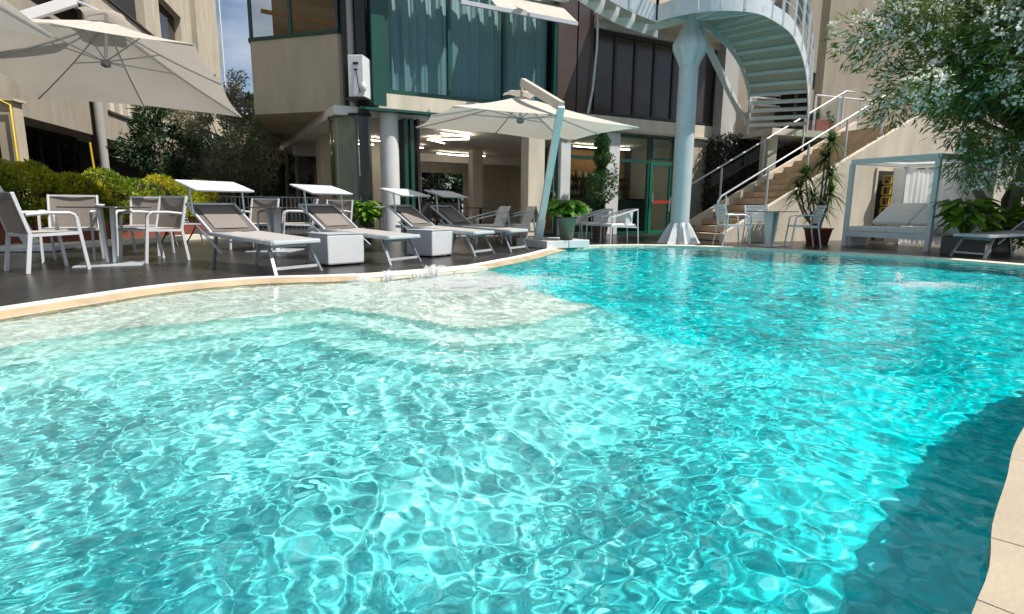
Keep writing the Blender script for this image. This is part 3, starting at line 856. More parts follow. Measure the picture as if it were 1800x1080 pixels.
# air conditioner on the wall corner
acu = empty('air_conditioner', (0, 0, 0), 0, 'white air conditioning unit hung beside the curtained window', 'air conditioner')
AF = Matrix.Translation((-3.38, 13.3, 3.1)) @ Matrix.Rotation(R(-6), 4, 'Z')
MB(AF).bb((-.17, -.36, 0), (.17, .36, .86)).build('casing', M['ac'], acu, bevel=.015)
MB(AF).bb((-.05, -.375, .66), (.07, -.362, .71)).build('grip_slot', M['darkframe'], acu)
MB(AF).bb((-.03, -.38, .54), (.05, -.362, .57)).build('valve', M['darkframe'], acu)
MB(AF).tube([(.02, -.38, .52), (.06, -.39, .25), (.10, -.39, .08)], .010, 6).build('hose', M['darkframe'], acu)
MB(AF).lathe([(.001, 0), (.05, .02), (.07, .12), (.03, .2)], (.17, -.37, .10), 10).build('cable_wrap', M['glossyfab'], acu)
MB(AF).bb((-.22, -.4, -.06), (.24, .4, -.02)).build('bracket', M['darkframe'], acu)
# dark recess and grey pipe between bay and window wall
bbp('recess_wall', M['darkframe'], (-8.9, .6, 2.9), (-8.35, .8, 8.0))
bay_root = hotel
B0, B1 = Vector((-6.5, 14.9, 0)), Vector((-4.12, 14.15, 0))
bd = (B1 - B0).normalized(); bn = Vector((-bd.y, bd.x, 0))           # bn points into the building
side = Vector((-.296, .955, 0)).normalized()
def P(base, z): return (base.x, base.y, z)
B2 = B1 + bn * .55 + bd * .42
def bay_box(name, m, z0, z1, o=0.0, q0=B0, q1=B1, q2=B2, depth=12.5):
    a = q0; b = q1; c = q2; d = q2 + side * depth; e = q0 + side * depth
    mb = MB(); mb.prism([(p.x, p.y) for p in (a, b, c, d, e)], z0, z1)
    return mb.build(name, m, hotel)
bay_box('bay_parapet', M['cream'], 3.0, 4.72)
o1 = bn * .06
bay_box('bay_sill', M['green'], 4.722, 4.80, q0=B0 - bn * .03 - bd * .03, q1=B1 - bn * .03, depth=12.4)
ws = B0 + bd * .02 + bn * .03; we = B1 + bn * .03 - bd * .02; W = (we - ws)
mb = MB()
for t in (0.0, .47, 1.0):
    mb.beam(P(ws + W * t, 4.80), P(ws + W * t, 7.6), .07, .07, (1, 0, 0))
fr_ = mb.build('bay_window', M['green'], hotel)
wallin = mat('amber room wall', (.34, .255, .15), .9, var=.05)  # amber tone of the sheet behind the bay panes
for t0, t1 in ((0.015, .455), (.485, .985)):
    p, q = ws + W * t0 + bn * .02, ws + W * t1 + bn * .02
    MB().poly([P(p, 4.8), P(q, 4.8), P(q, 7.6), P(p, 7.6)]).build('pane', glass('bay pane', (.72, .70, .62), .03), fr_)
MB().prism([((ws + bn * .8).x, (ws + bn * .8).y), ((we + bn * .8).x, (we + bn * .8).y), ((we + bn * .9).x, (we + bn * .9).y), ((ws + bn * .9).x, (ws + bn * .9).y)], 4.8, 7.6).build('room_blind', wallin, hotel)
MB().beam(P(ws + bn * .4, 5.55), P(we + bn * .5 , 5.02), .03, .10).build('sloping_rail', M['wood'], hotel)
bay_box('bay_roof', M['cream'], 7.62, 7.9, depth=4.0)
mb = MB(); e = B0 + side * 6
mb.beam(P(B0 + side * .1 + bd * .02, 4.8), P(B0 + side * .1 + bd * .02, 7.6), .05, .05, (1, 0, 0)); mb.build('bay_post', M['green'], hotel)
MB().poly([P(B1 + bd * .02, 4.8), P(B2, 4.8), P(B2, 7.6), P(B1 + bd * .02, 7.6)]).build('bay_cheek', M['darkframe'], hotel)
MB().tube([(-3.72, 13.75, 0.02), (-3.72, 13.75, 8.0)], .09, 12).build('drain_pipe', M['greywall'], hotel)
MB().beam((-3.45, 13.7, 0.02), (-3.45, 13.7, 8.0), .22, .22, (1, 0, 0)).build('corner_post', M['darkframe'], hotel)
# piers under the bay
for t, u in ((5.2, 1.9), (7.5, 1.9), (10.2, 1.5), (3.0, 2.0)):
    p = B0 + side * t + bd * u
    MB().box((p.x, p.y, 1.5), (.34, .34, 3.0), .3).build('pier', M['cream'], hotel)
for t, u in ((9.2, .55), (11.2, .3)):
    p = B0 + side * t + bd * u
    MB().tube([(p.x, p.y, 0), (p.x, p.y, 3.0)], .09, 10).build('post', M['greywall'], hotel)
p, q = B0 + side * 4.0 + bd * 2.3, B0 + side * 12.5 + bd * 1.9
MB().prism([(p.x, p.y), (q.x, q.y), (q.x + .15, q.y), (p.x + .15, p.y)], 0, 3.0).build('inner_wall', M['inwall'], hotel)
dl = mat('downlight rim', (.5, .5, .5), .4)
for t in (1.3, 3.2):
    p = B0 + side * t + bd * 1.35
    MB().lathe([(.001, 2.985), (.10, 2.985), (.12, 3.0)], (p.x, p.y, 0), 16).build('downlight', dl, hotel)
# curved glass corner
cg = Vector((-3.62, 14.35, 0))
mb = MB(); mb.grid(lambda u, v: (cg.x + .82 * math.cos(R(150 + 145 * u)), cg.y + .82 * math.sin(R(150 + 145 * u)), .02 + 2.83 * v), 24, 1)
cgo = mb.build('curved_window', glass('curved glass', (.66, .74, .68), .05), hotel)
for z_ in (.05, 2.82):
    MB().tube([(cg.x + .82 * math.cos(R(150 + 145 * k / 20)), cg.y + .82 * math.sin(R(150 + 145 * k / 20)), z_) for k in range(21)], .035, 6).build('rim', M['darkframe'], cgo)

# ================================================================== blue-white column and curved steel stair
colm = empty('column', (3.77, 13.0, 0), 0, 'pale blue steel column with star shaped white base by the pool', 'column')
MB().tube([(0, 0, .30), (0, 0, 3.82)], .205, 40, False).build('shaft', M['column'], colm)
mb = MB(); NFL = 8
prof = [(.50, 0.0), (.46, .05), (.30, .34), (.215, .46)]
vs, fs = [], []; n = 32
for (r, z) in prof:
    for k in range(n):
        an = 2 * math.pi * k / n
        pk = abs((an / (2 * math.pi / NFL)) % 1 - .5) * 2
        q = r * (1 - (.36 * (1 - pk) * (1 if r > .25 else .0)))
        vs.append((q * math.cos(an), q * math.sin(an), z))
for i in range(3):
    for k in range(n): fs.append((i * n + k, i * n + (k + 1) % n, (i + 1) * n + (k + 1) % n, (i + 1) * n + k))
mb.add(vs, fs); mb.build('base', M['white'], colm)
mb = MB(); mb.lathe([(.205, 3.78), (.225, 3.86), (.345, 4.10), (.355, 4.22), (.25, 4.42), (.17, 4.60), (.17, 4.80)], n=32, flute=.07, nf=8)
mb.build('capital', M['column'], colm)

st = empty('spiral_staircase', (0, 0, 0), 0, 'white steel curved staircase with open treads rising from terrace to column landing', 'staircase')
def crom(P, t):
    n = len(P) - 1; f = t * n; i = min(int(f), n - 1); u = f - i
    p = [Vector(P[max(0, min(n, i + k)) ]) for k in (-1, 0, 1, 2)]
    return .5 * ((2 * p[1]) + (-p[0] + p[2]) * u + (2 * p[0] - 5 * p[1] + 4 * p[2] - p[3]) * u * u + (-p[0] + 3 * p[1] - 3 * p[2] + p[3]) * u ** 3)
OUTER = [(5.30, 12.62, 4.88), (5.95, 13.05, 4.70), (6.60, 13.75, 4.30), (7.15, 14.55, 3.80), (7.55, 15.25, 3.38), (7.85, 15.85, 3.02)]
INNER = [(4.45, 13.75, 4.88), (4.90, 14.00, 4.70), (5.45, 14.45, 4.30), (5.95, 15.15, 3.80), (6.25, 15.75, 3.38), (6.45, 16.30, 3.02)]
NT = 13
for k in range(NT):
    t0, t1 = k / NT, min(1, (k + (1.06 if k < 8 else .80)) / NT)
    a, b, c, d = crom(INNER, t0), crom(OUTER, t0), crom(OUTER, t1), crom(INNER, t1)
    z = crom(OUTER, (k + .5) / NT).z
    MB().prism([(p.x, p.y) for p in (a, b, c, d)], z - .045, z).build('tread', M['tread'], st)
    mb = MB(); mb.beam((a.x, a.y, z - .06), (b.x, b.y, z - .06), .04, .07); mb.build('tread_bearer', M['steel_w'], st)
def ribbon(fn, n, h0, h1, th, m, name, parent):
    vs, fs = [], []
    pts = [fn(k / n) for k in range(n + 1)]
    for k, p in enumerate(pts):
        t = (pts[min(k + 1, n)] - pts[max(k - 1, 0)]); t.z = 0; t.normalize(); nn = Vector((-t.y, t.x, 0)) * th / 2
        for s_, z in ((-1, h0), (1, h0), (1, h1), (-1, h1)):
            q = p + nn * s_; vs.append((q.x, q.y, p.z + z))
    for k in range(n):
        for q in range(4): fs.append((k * 4 + q, k * 4 + (q + 1) % 4, (k + 1) * 4 + (q + 1) % 4, (k + 1) * 4 + q))
    fs += [(0, 1, 2, 3), (n * 4 + 3, n * 4 + 2, n * 4 + 1, n * 4)]
    return MB().add(vs, fs).build(name, m, parent)
ribbon(lambda t: crom(OUTER, t), 30, -.24, .06, .02, M['steel_w'], 'stringer', st)
ribbon(lambda t: crom(INNER, t), 30, -.24, .06, .02, M['steel_w'], 'stringer', st)
# landing: a fan-shaped deck round the column head
LAND = [(3.00, 12.88), (3.35, 12.45), (3.85, 12.18), (4.40, 12.14), (4.90, 12.30), (5.30, 12.62)]
def lf(t):
    q = crom([(a, b, 4.88) for a, b in LAND], t); return q
lp = [lf(k / 14) for k in range(15)]
MB().prism([(p.x, p.y) for p in lp] + [(4.45, 13.75), (3.55, 13.9), (2.9, 13.6)], 4.83, 4.88).build('landing', M['tread'], st)
ribbon(lf, 24, -.24, .10, .02, M['steel_w'], 'landing_band', st)
for q in (lp[1], lp[7], lp[12], Vector((4.45, 13.75, 0)), Vector((3.0, 13.7, 0))):
    MB().beam((3.77, 13.0, 4.76), (q.x, q.y, 4.76), .08, .13).build('landing_beam', M['steel_w'], st)
MB().beam((4.05, 13.3, 4.62), (6.2, 15.9, 3.05), .09, .16).build('spine_beam', M['steel_w'], st)
# upper flight leaving the landing to the left
UA, UB = [(3.00, 12.88, 4.88), (2.2, 12.85, 5.18), (1.2, 12.9, 5.75), (.4, 13.2, 6.3)], [(3.3, 14.0, 4.88), (2.3, 13.95, 5.18), (1.3, 14.0, 5.75), (.5, 14.3, 6.3)]
ribbon(lambda t: crom(UA, t), 20, -.24, .12, .02, M['steel_w'], 'stringer', st)
ribbon(lambda t: crom(UB, t), 20, -.24, .12, .02, M['steel_w'], 'stringer', st)
for k in range(9):
    t0, t1 = k / 9, (k + .8) / 9
    a, b, c, d = crom(UA, t0), crom(UB, t0), crom(UB, t1), crom(UA, t1); z = (a.z + c.z) / 2
    MB().prism([(p.x, p.y) for p in (a, b, c, d)], z - .04, z).build('tread', M['tread'], st)
# railings
def railing(fn, posts, n, parent, hgt=1.0, bars=(.28, .52, .76)):
    for k in range(posts + 1):
        p = fn(k / posts)
        MB().beam((p.x, p.y, p.z - .2), (p.x, p.y, p.z + hgt), .05, .05, (1, 0, 0)).build('post', M['steel_w'], parent)
    MB().tube([tuple(fn(k / n) + Vector((0, 0, hgt))) for k in range(n + 1)], .026, 8).build('handrail', M['steel_w'], parent)
    for b in bars:
        MB().tube([tuple(fn(k / n) + Vector((0, 0, b))) for k in range(n + 1)], .012, 6).build('rail_bar', M['steel_w'], parent)
MB().grid(lambda u, v: crom(INNER, u * .64).lerp(crom(OUTER, u * .64), .02 + .96 * v) + Vector((0, 0, -.10)), 20, 2).build('mesh_soffit', M['tread'], st)
railing(lambda t: crom(OUTER, t), 9, 30, st)
railing(lf, 3, 16, st)
railing(lambda t: crom(UA, t), 4, 12, st)
railing(lambda t: crom(INNER, t), 8, 24, st, bars=(.5,))

# ================================================================== stone staircase to the terrace
SF = Matrix.Translation((5.1, 13.5, 0)) @ Matrix.Rotation(math.atan2(.355, .935), 4, 'Z')   # x up the flight, y away from pool
ss = empty('stone_staircase', (0, 0, 0), 0, 'travertine outdoor staircase with cream side wall and steel handrails', 'staircase')
NS, RISE, RUN = 17, .176, .335
for k in range(NS):
    x0 = -.05 + k * RUN
    MB(SF).bb((x0, .12, k * RISE + .02), (x0 + RUN + .03, 1.75, (k + 1) * RISE)).build('step', M['stone'], ss)
mb = MB(SF)
sl = RISE / RUN
xe = NS * RUN
prof = [(-.18, 0), (xe + .2, 0), (xe + .2, xe * sl + .22), (-.18, .20)]
def wall_prism(y0, y1, pr): return MB(SF).add([(x, y0, z) for x, z in pr] + [(x, y1, z) for x, z in pr], [(0, 1, 2, 3), (7, 6, 5, 4), (0, 4, 5, 1), (1, 5, 6, 2), (2, 6, 7, 3), (3, 7, 4, 0)])
wall_prism(-.02, .12, prof).build('side_wall', M['cream_lt'], ss)
wall_prism(1.75, 1.87, [(-.18, 0), (xe + .2, xe * sl - .2), (xe + .2, xe * sl + .32), (-.18, .24)]).build('side_wall', M['cream_lt'], ss)
def hand(y, z0, x0, x1, posts, ext):
    f = lambda x: z0 + sl * x
    MB(SF).tube([(x0 - .12, y, f(x0) - .42), (x0 - .10, y, f(x0) - .12), (x0, y, f(x0)), (x1, y, f(x1)), (x1 + ext, y, f(x1))], .024, 8).build('handrail', M['silver'], ss)
    for k in range(posts):
        x = x0 + .12 + (x1 - x0 - .2) * k / (posts - 1)
        mb = MB(SF); mb.beam((x, y, f(x) - .95), (x, y, f(x) - .08), .05, .03); mb.tube([(x, y, f(x) - .08), (x - .02, y, f(x))], .016, 6)
        mb.build('post', M['silver'], ss)
hand(.05, 1.20, -.25, 4.75, 5, .3)
hand(1.81, 1.28, -.3, 5.4, 5, .3)
f1 = lambda x: 1.28 + sl * x
MB(SF).poly([(-.15, 1.81, f1(-.15) - .85), (5.3, 1.81, f1(5.3) - .85), (5.3, 1.81, f1(5.3) - .1), (-.15, 1.81, f1(-.15) - .1)]).build('glass_panel', M['glass_rail'], ss)

# wall behind the daybed, with a dark doorway
bw = empty('garden_wall', (0, 0, 0), 0, 'cream rendered wall behind the canopy daybed with a dark doorway', 'wall')
for a, b, z1 in ((5.9, 6.05, 3.0),):
    pass
MB(SF).add([(x, y, z) for y in (.13, .30) for x, z in ((4.98, 0), (4.98, 2.55), (4.05, 2.12), (4.05, 0))], [(0, 1, 2, 3), (7, 6, 5, 4), (0, 4, 5, 1), (1, 5, 6, 2), (2, 6, 7, 3), (3, 7, 4, 0)])
MB(SF).bb((5.92, .0, 0), (13.5, .18, 3.2)).build('wall_panel', M['cream_lt'], bw)
MB(SF).bb((13.6, -4.5, 0), (13.8, .18, 2.4)).build('wall_return', M['greywall'], bw)
MB(SF).bb((4.62, -.035, .02), (5.22, -.022, 1.78)).build('doorway', M['dark'], bw)
MB(SF).bb((4.55, -.06, 0), (4.615, -.0, 1.86)).build('door_jamb', M['cream_lt'], bw)
MB(SF).bb((5.225, -.06, 0), (5.29, -.0, 1.86)).build('door_jamb', M['cream_lt'], bw)

# yellow crates in the doorway
for k in range(4):
    cr = MB(SF @ Matrix.Translation((4.92, -.22, .62 + k * .27)))
    cr.bb((-.14, -.14, 0), (.14, .14, .03)); cr.bb((-.14, -.14, .2), (.14, .14, .24))
    for a, b in ((-.13, -.13), (.13, -.13), (.13, .13), (-.13, .13)): cr.bb((a - .02, b - .02, .03), (a + .02, b + .02, .2))
    cr.bb((-.11, -.14, .07), (.11, -.125, .16))
    o = cr.build('crate', M['yellow'])
    tag(o, ['lowest yellow plastic crate in the stack behind the daybed', 'second lowest yellow plastic crate in the stack behind the daybed', 'third yellow plastic crate up in the stack behind the daybed', 'topmost yellow plastic crate in the stack behind the daybed'][k], 'crate', 'yellow crates stacked behind the daybed')
box_ = MB(SF @ Matrix.Translation((4.92, -.24, 0))); box_.bb((-.2, -.18, 0), (.2, .18, .60)); box_.bb((-.21, -.19, .60), (.21, .19, .618))
tag(box_.build('storage_box', M['beige_dim']), 'grey storage box under the yellow crates behind the daybed', 'box')

# upper terrace
tr = empty('terrace', (0, 0, 0), 0, 'raised first floor terrace slab with steel railing above the stone staircase', 'terrace')
MB(SF).bb((2.95, 1.95, 2.82), (12.5, 9.0, 3.0)).build('slab', M['cream_lt'], tr)
MB(SF).bb((3.0, 2.1, 0), (3.32, 2.4, 2.82)).build('pillar', M['cream_lt'], tr)
MB(SF).bb((2.3, 4.2, 0), (10, 4.3, 2.82)).build('back_wall', M['dark'], tr)
railing(lambda t: SF @ Vector((4.6 + 3.6 * t, 2.1, 3.0)), 4, 8, tr, bars=())
for k, (xx, yy) in enumerate(((5.6, 2.75), (6.7, 2.9))):
    pt = empty('planter', tuple(SF @ Vector((xx, yy, 3.0))), 0, ['left terracotta trough of green plants on the upper terrace', 'right terracotta trough of green plants on the upper terrace'][k], 'planter', 'planters on the terrace')
    MB().box((0, 0, .22), (.75, .35, .44), .36).build('trough', M['terracotta'], pt)
    Pn, Nn, _ = blob_points(900, (0, 0, .55), (.35, .2, .2), 10, .12)
    leaf_cloud('foliage', Pn, Nn, .09, .03, L['midg'], pt)

# dark ivy curtain between column and stair
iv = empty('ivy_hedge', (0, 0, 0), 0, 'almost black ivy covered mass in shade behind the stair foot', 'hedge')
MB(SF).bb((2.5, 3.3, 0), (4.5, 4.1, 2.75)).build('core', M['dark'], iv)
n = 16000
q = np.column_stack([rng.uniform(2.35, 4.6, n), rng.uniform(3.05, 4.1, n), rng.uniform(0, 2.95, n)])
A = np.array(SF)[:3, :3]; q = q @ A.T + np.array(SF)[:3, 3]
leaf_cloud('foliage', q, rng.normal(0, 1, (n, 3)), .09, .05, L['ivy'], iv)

# buildings beyond the terrace on the right
rb = empty('terrace_house', (0, 0, 0), 0, 'beige house with small window and dark tiled eave behind the upper terrace', 'building')
RF = Matrix.Translation((9.3, 17.9, 0)) @ Matrix.Rotation(R(20), 4, 'Z')
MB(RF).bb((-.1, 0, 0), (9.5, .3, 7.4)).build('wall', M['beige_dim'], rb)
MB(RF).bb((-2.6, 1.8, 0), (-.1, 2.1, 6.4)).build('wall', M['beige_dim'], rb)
MB(RF).bb((-1.25, 1.76, 4.85), (-.98, 1.79, 5.6)).build('window', M['darkframe'], rb)
MB(RF).add([(-2.1, 1.2, 6.3), (.0, 1.2, 7.35), (.0, 1.5, 7.35), (-2.1, 1.5, 6.3), (-2.1, 1.2, 6.42), (.0, 1.2, 7.47), (.0, 1.5, 7.47), (-2.1, 1.5, 6.42)], [(3, 2, 1, 0), (4, 5, 6, 7), (0, 1, 5, 4), (1, 2, 6, 5), (2, 3, 7, 6), (3, 0, 4, 7)]).build('eave', M['rooftile'], rb)
mb = MB(RF)
for k in range(9): mb.bb((-1.5, 1.4, 4.0 + k * .11), (-.3, 1.43, 4.04 + k * .11))
mb.build('balcony_rail', M['steel_w'], rb)
mh = empty('mauve_house', (0, 0, 0), 0, 'mauve rendered building rising behind the staircase at the top of the picture', 'building')
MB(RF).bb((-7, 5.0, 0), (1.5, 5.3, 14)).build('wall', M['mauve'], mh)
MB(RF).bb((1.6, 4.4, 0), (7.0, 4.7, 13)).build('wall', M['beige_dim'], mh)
MB(RF).bb((2.0, 4.36, 7.7), (2.6, 4.39, 9.0)).build('window', M['glass_win'], mh)
MB(RF).bb((3.0, 4.36, 7.7), (3.6, 4.39, 9.0)).build('window', M['glass_win'], mh)
pg = empty('pergola', (0, 0, 0), 0, 'small brown lean to roof with dark interior on the upper terrace', 'shelter')
MB(SF).add([(5.0, 3.2, 4.92), (7.5, 3.2, 4.68), (7.5, 5.2, 4.9), (5.0, 5.2, 5.1), (5.0, 3.2, 4.98), (7.5, 3.2, 4.74), (7.5, 5.2, 4.96), (5.0, 5.2, 5.16)], [(3, 2, 1, 0), (4, 5, 6, 7), (0, 1, 5, 4), (1, 2, 6, 5), (2, 3, 7, 6), (3, 0, 4, 7)]).build('roof', M['rooftile'], pg)
MB(SF).bb((4.6, 4.6, 3.0), (7.1, 4.7, 4.85)).build('back_wall', M['dark'], pg)
for x_ in (5.1, 7.3): MB(SF).bb((x_, 3.3, 3.0), (x_ + .07, 3.37, 4.66)).build('post', M['rooftile'], pg)
# ================================================================== building on the left
lb = empty('left_building', (0, 0, 0), 0, 'long beige balconied building receding along the left behind the umbrellas', 'building')
LF = Matrix.Translation((-12.4, 14.6, 0)) @ Matrix.Rotation(math.atan2(.966, -.26), 4, 'Z')   # x along facade away, y further left
def lbb(name, m, a, b): return MB(LF).bb(a, b).build(name, m, lb)
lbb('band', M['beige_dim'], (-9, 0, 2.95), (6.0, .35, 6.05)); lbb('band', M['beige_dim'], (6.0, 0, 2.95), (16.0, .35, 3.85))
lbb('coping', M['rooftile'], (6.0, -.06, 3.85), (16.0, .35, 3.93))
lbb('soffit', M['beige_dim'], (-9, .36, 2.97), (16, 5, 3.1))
lbb('glazing', M['glass_dark'], (-9, 1.0, 0), (6.0, 1.05, 2.96)); lbb('inner_wall', M['dark'], (-9, 1.4, 0), (16, 1.5, 2.96))
for k in range(14):
    s_ = -8.5 + k * 1.08
    lbb('glazing_bar', M['darkframe'], (s_, .93, 0), (s_ + .06, .99, 2.95))
k_ = 0
s_ = 6.4
while s_ < 15.5:
    lbb('baluster', M['cream_lt'], (s_, .04, 3.93), (s_ + .34, .28, 5.1)); s_ += .82
lbb('upper_band', M['beige_dim'], (6.0, .0, 5.1), (16.0, .35, 6.7))
lbb('inner_wall', M['dark'], (6, 1.5, 3.9), (16, 1.6, 7.0))
lbb('parapet', M['cream'], (-9, .0, 6.9), (4.7, .35, 7.95)); lbb('parapet', M['cream'], (4.7, .0, 6.9), (12.6, .35, 7.75))
lbb('parapet_cap', M['rooftile'], (-9, -.08, 7.95), (4.7, .35, 8.02)); lbb('parapet_cap', M['rooftile'], (4.7, -.08, 7.75), (12.6, .35, 7.83))
lbb('recess_wall', M['beige_dim'], (-9, 2.2, 3.0), (12.6, 2.4, 12))
lbb('window', M['darkframe'], (2.0, -.03, 4.6), (3.0, .01, 5.9)); lbb('window', M['darkframe'], (5.4, 2.1, 8.4), (8.4, 2.19, 11.5)); lbb('window', M['darkframe'], (-1, 2.1, 8.4), (1.5, 2.19, 10.5))
for s0, s1 in ((11.0, 13.0), (16.3, 18.4), (19.6, 25)):
    lbb('wall_pier', M['cream'], (s0, .02, 5.0), (s1, .34, 16))
lbb('glazing', M['glass_dark'], (13.0, .30, 6.8), (19.6, .33, 16)); lbb('recess_wall', M['dark'], (6.0, .345, 7.9), (24.9, .36, 16))  # dark pane and sheet stand in for shade in the voids between piers
for k in range(4): lbb('balcony_front', M['cream'], (13.0, -.06, 6.75 + 3.1 * k), (16.3, .28, 7.55 + 3.1 * k))
lbb('balcony_slab', M['cream'], (-9, -.02, 11.4), (12.0, 2.1, 11.7))
lbb('recess_wall', M['dark'], (10.9, 1.9, 5.0), (25, 2.0, 16)); lbb('recess_wall', M['dark'], (14.4, 1.2, 6.5), (20.5, 1.3, 16))  # near-black colour carries the shade inside the recesses
lbb('window', M['darkframe'], (14.9, 1.14, 9.5), (15.8, 1.19, 10.5)); lbb('window', M['darkframe'], (18.8, .84, 8.6), (19.6, .89, 9.3))
lbb('balcony_slab', M['cream'], (12.5, -.02, 6.4), (16.2, 1.2, 6.7))
for k in range(12): lbb('balcony_bar', M['steel_w'], (25.0 + .01, -.05, 9.5 + k * .12), (25.7, -.0, 9.53 + k * .12))
MB(LF).tube([(24.9, -.2, 4), (24.9, -.2, 18)], .05, 8).build('downpipe', M['pillar'], lb)
# street-side pipes and pier in front of it
pr = empty('concrete_pier', (-11.9, 14.0, 0), 0, 'narrow plastered pier with a yellow gas pipe behind the hedge', 'pillar')
MB().box((0, 0, 1.55), (.36, .36, 3.1), .2).build('shaft', M['cream'], pr)
MB().tube([(.22, -.22, 0), (.22, -.22, 3.0), (.0, -.30, 3.12), (-1.3, -.1, 3.25)], .024, 8).build('gas_pipe', M['yellowpipe'], pr)
MB().box((0, 0, 3.13), (.5, .5, .06), .2).build('cap', M['cream'], pr)
pp = empty('standpipe', (-13.35, 19.1, 0), 0, 'tall grey drainpipe with brown bracket and yellow pipe on the left building', 'pipe')
MB().tube([(0, 0, 0), (0, 0, 3.5), (-.05, 0, 7.2)], .13, 10).build('pipe', M['greywall'], pp)
MB().tube([(-.3, -.1, 0), (-.3, -.1, 1.9), (-.34, -.1, 2.7)], .035, 8).build('gas_pipe', M['yellowpipe'], pp)
MB().beam((-.25, .1, 2.2), (-.25, .1, 7.6), .10, .25, (1, 0, 0)).build('bracket', M['rooftile'], pp)

# ================================================================== umbrellas
def umbrella(c, yaw, tx, ty, a, b, apex, arm_end, pole_top, pole_foot, label, group, slab=None, drop=.42, root_name='cantilever_umbrella'):
    root = empty(root_name, (pole_foot[0], pole_foot[1], 0), 0, label, 'umbrella', group)
    inv = Matrix.Translation((-pole_foot[0], -pole_foot[1], 0))
    U = inv @ Matrix.Translation(c) @ Matrix.Rotation(yaw, 4, 'Z') @ Matrix.Rotation(tx, 4, 'X') @ Matrix.Rotation(ty, 4, 'Y')
    rim = []
    for k, (x, y) in enumerate([(-1, -1), (0, -1), (1, -1), (1, 0), (1, 1), (0, 1), (-1, 1), (-1, 0)]):
        rim.append(Vector((x * a / 2, y * b / 2, -.03 if k % 2 == 0 else .02)))
    top = Vector((0, 0, apex))
    mb = MB(U); N = 10
    for k in range(8):
        p, q = rim[k], rim[(k + 1) % 8]
        def f(u, v, p=p, q=q):
            e = p.lerp(q, u); e = e + (Vector((0, 0, 0)) - e) * (.035 * 4 * u * (1 - u))
            r_ = top.lerp(e, v)
            r_.z += -.10 * apex * math.sin(math.pi * v) * .6 - .05 * math.sin(math.pi * u) * v * (1.2 - v)
            return r_
        mb.grid(f, 8, N)
    # hem turned down along the edge
    mb.build('canopy', M['canvas'], root)
    vt = MB(U)
    for k in range(8):
        p, q = rim[k] * .17, rim[(k + 1) % 8] * .17
        vt.grid(lambda u, v, p=p, q=q: Vector((0, 0, apex + .11)).lerp(p.lerp(q, u) + Vector((0, 0, apex + .02 + .03 * math.sin(u * math.pi))), v), 6, 3)
    vt.build('vent_cap', M['canvas'], root)
    hub = Vector((0, 0, apex - drop)); hubt = Vector((0, 0, apex - .03))
    for k in range(8):
        e = rim[k]; m_ = hubt.lerp(e, .45)
        sag = lambda t: hubt.lerp(e, t) + Vector((0, 0, -.10 * apex * math.sin(math.pi * t) * .6 - .025))
        MB(U).tube([sag(t) for t in (0, .15, .3, .45, .6, .8, .985)], .013, 6).build('rib', M['alu'], root)
        MB(U).tube([hub, sag(.45)], .011, 6).build('strut', M['alu'], root)
    MB(U).tube([(0, 0, apex - drop - .06), (0, 0, apex + .12)], .028, 10).build('mast', M['alu'], root)
    MB(U).lathe([(.02, -.07), (.07, -.05), (.075, .0), (.05, .03), (.02, .04)], (0, 0, apex - drop - .02), 14).build('hub', M['darkalu'], root)
    I = lambda p: inv @ Vector(p)
    ae, ptp, pf_ = I(arm_end), I(pole_top), I(pole_foot)
    MB().beam(ptp, ae, .11, .15).build('arm', M['glossyfab'] if slab is None else M['canvas'], root, bevel=.008)
    MB().tube([ae, U @ Vector((0, 0, apex + .1))], .02, 8).build('hanger', M['alu'], root)
    MB().beam(pf_, ptp, .12, .125, (1, 0, 0)).build('pole', M['bedw'], root, bevel=.012)
    mb = MB(); d = (ptp - pf_)
    mb.beam(pf_ + d * .0, pf_ + d * .18, .15, .16, (1, 0, 0)); mb.build('pole_sleeve', M['white'], root, bevel=.01)
    mb = MB(); q = pf_ + d * .40 + Vector((.05, -.05, 0)); mb.tube([q, q + Vector((.08, -.05, 0)), q + Vector((.10, -.06, -.10))], .012, 6); mb.build('crank', M['darkalu'], root)
    if slab:
        for k, (sx, sy) in enumerate(((-.265, -.265), (.265, -.265), (.265, .265), (-.265, .265))):
            p = I(slab) + Matrix.Rotation(R(33), 3, 'Z') @ Vector((sx, sy, 0))
            MB().box((p.x, p.y, .075), (.515, .515, .15), R(33)).build('base_slab', M['white'], root, bevel=.012)
    else:
        mb = MB(); mb.box((0, 0, .05), (.9, .9, .08), .3); mb.build('base_slab', M['white'], root, bevel=.01)
    return root
umbrella((.123, 11.49, 2.33), .364, .010, .041, 3.5, 2.99, .55, (.16, 11.2, 3.07), (.80, 10.05, 2.46), (.50, 11.25, .15),
         'ecru cantilever umbrella on white slab base in the middle, beside the potted plant', 'cantilever umbrellas', slab=(.80, 11.45, 0))
U2 = umbrella((-6.72, 9.88, 2.89), .268, -.148, .05, 3.5, 3.5, .86, (-7.1, 9.9, 4.0), (-9.0, 8.9, 2.9), (-7.9, 9.4, .09),
         'large ecru cantilever umbrella seen whole at upper left above the dining chairs', 'cantilever umbrellas', drop=.68)
U1 = umbrella((-6.05, 4.25, 2.86), .268, -.148, .05, 3.5, 3.5, .86, (-6.4, 4.3, 4.0), (-8.4, 3.3, 2.9), (-7.3, 3.8, .09),
         'ecru cantilever umbrella of which only a corner shows at the top left edge', 'cantilever umbrellas', drop=.68)

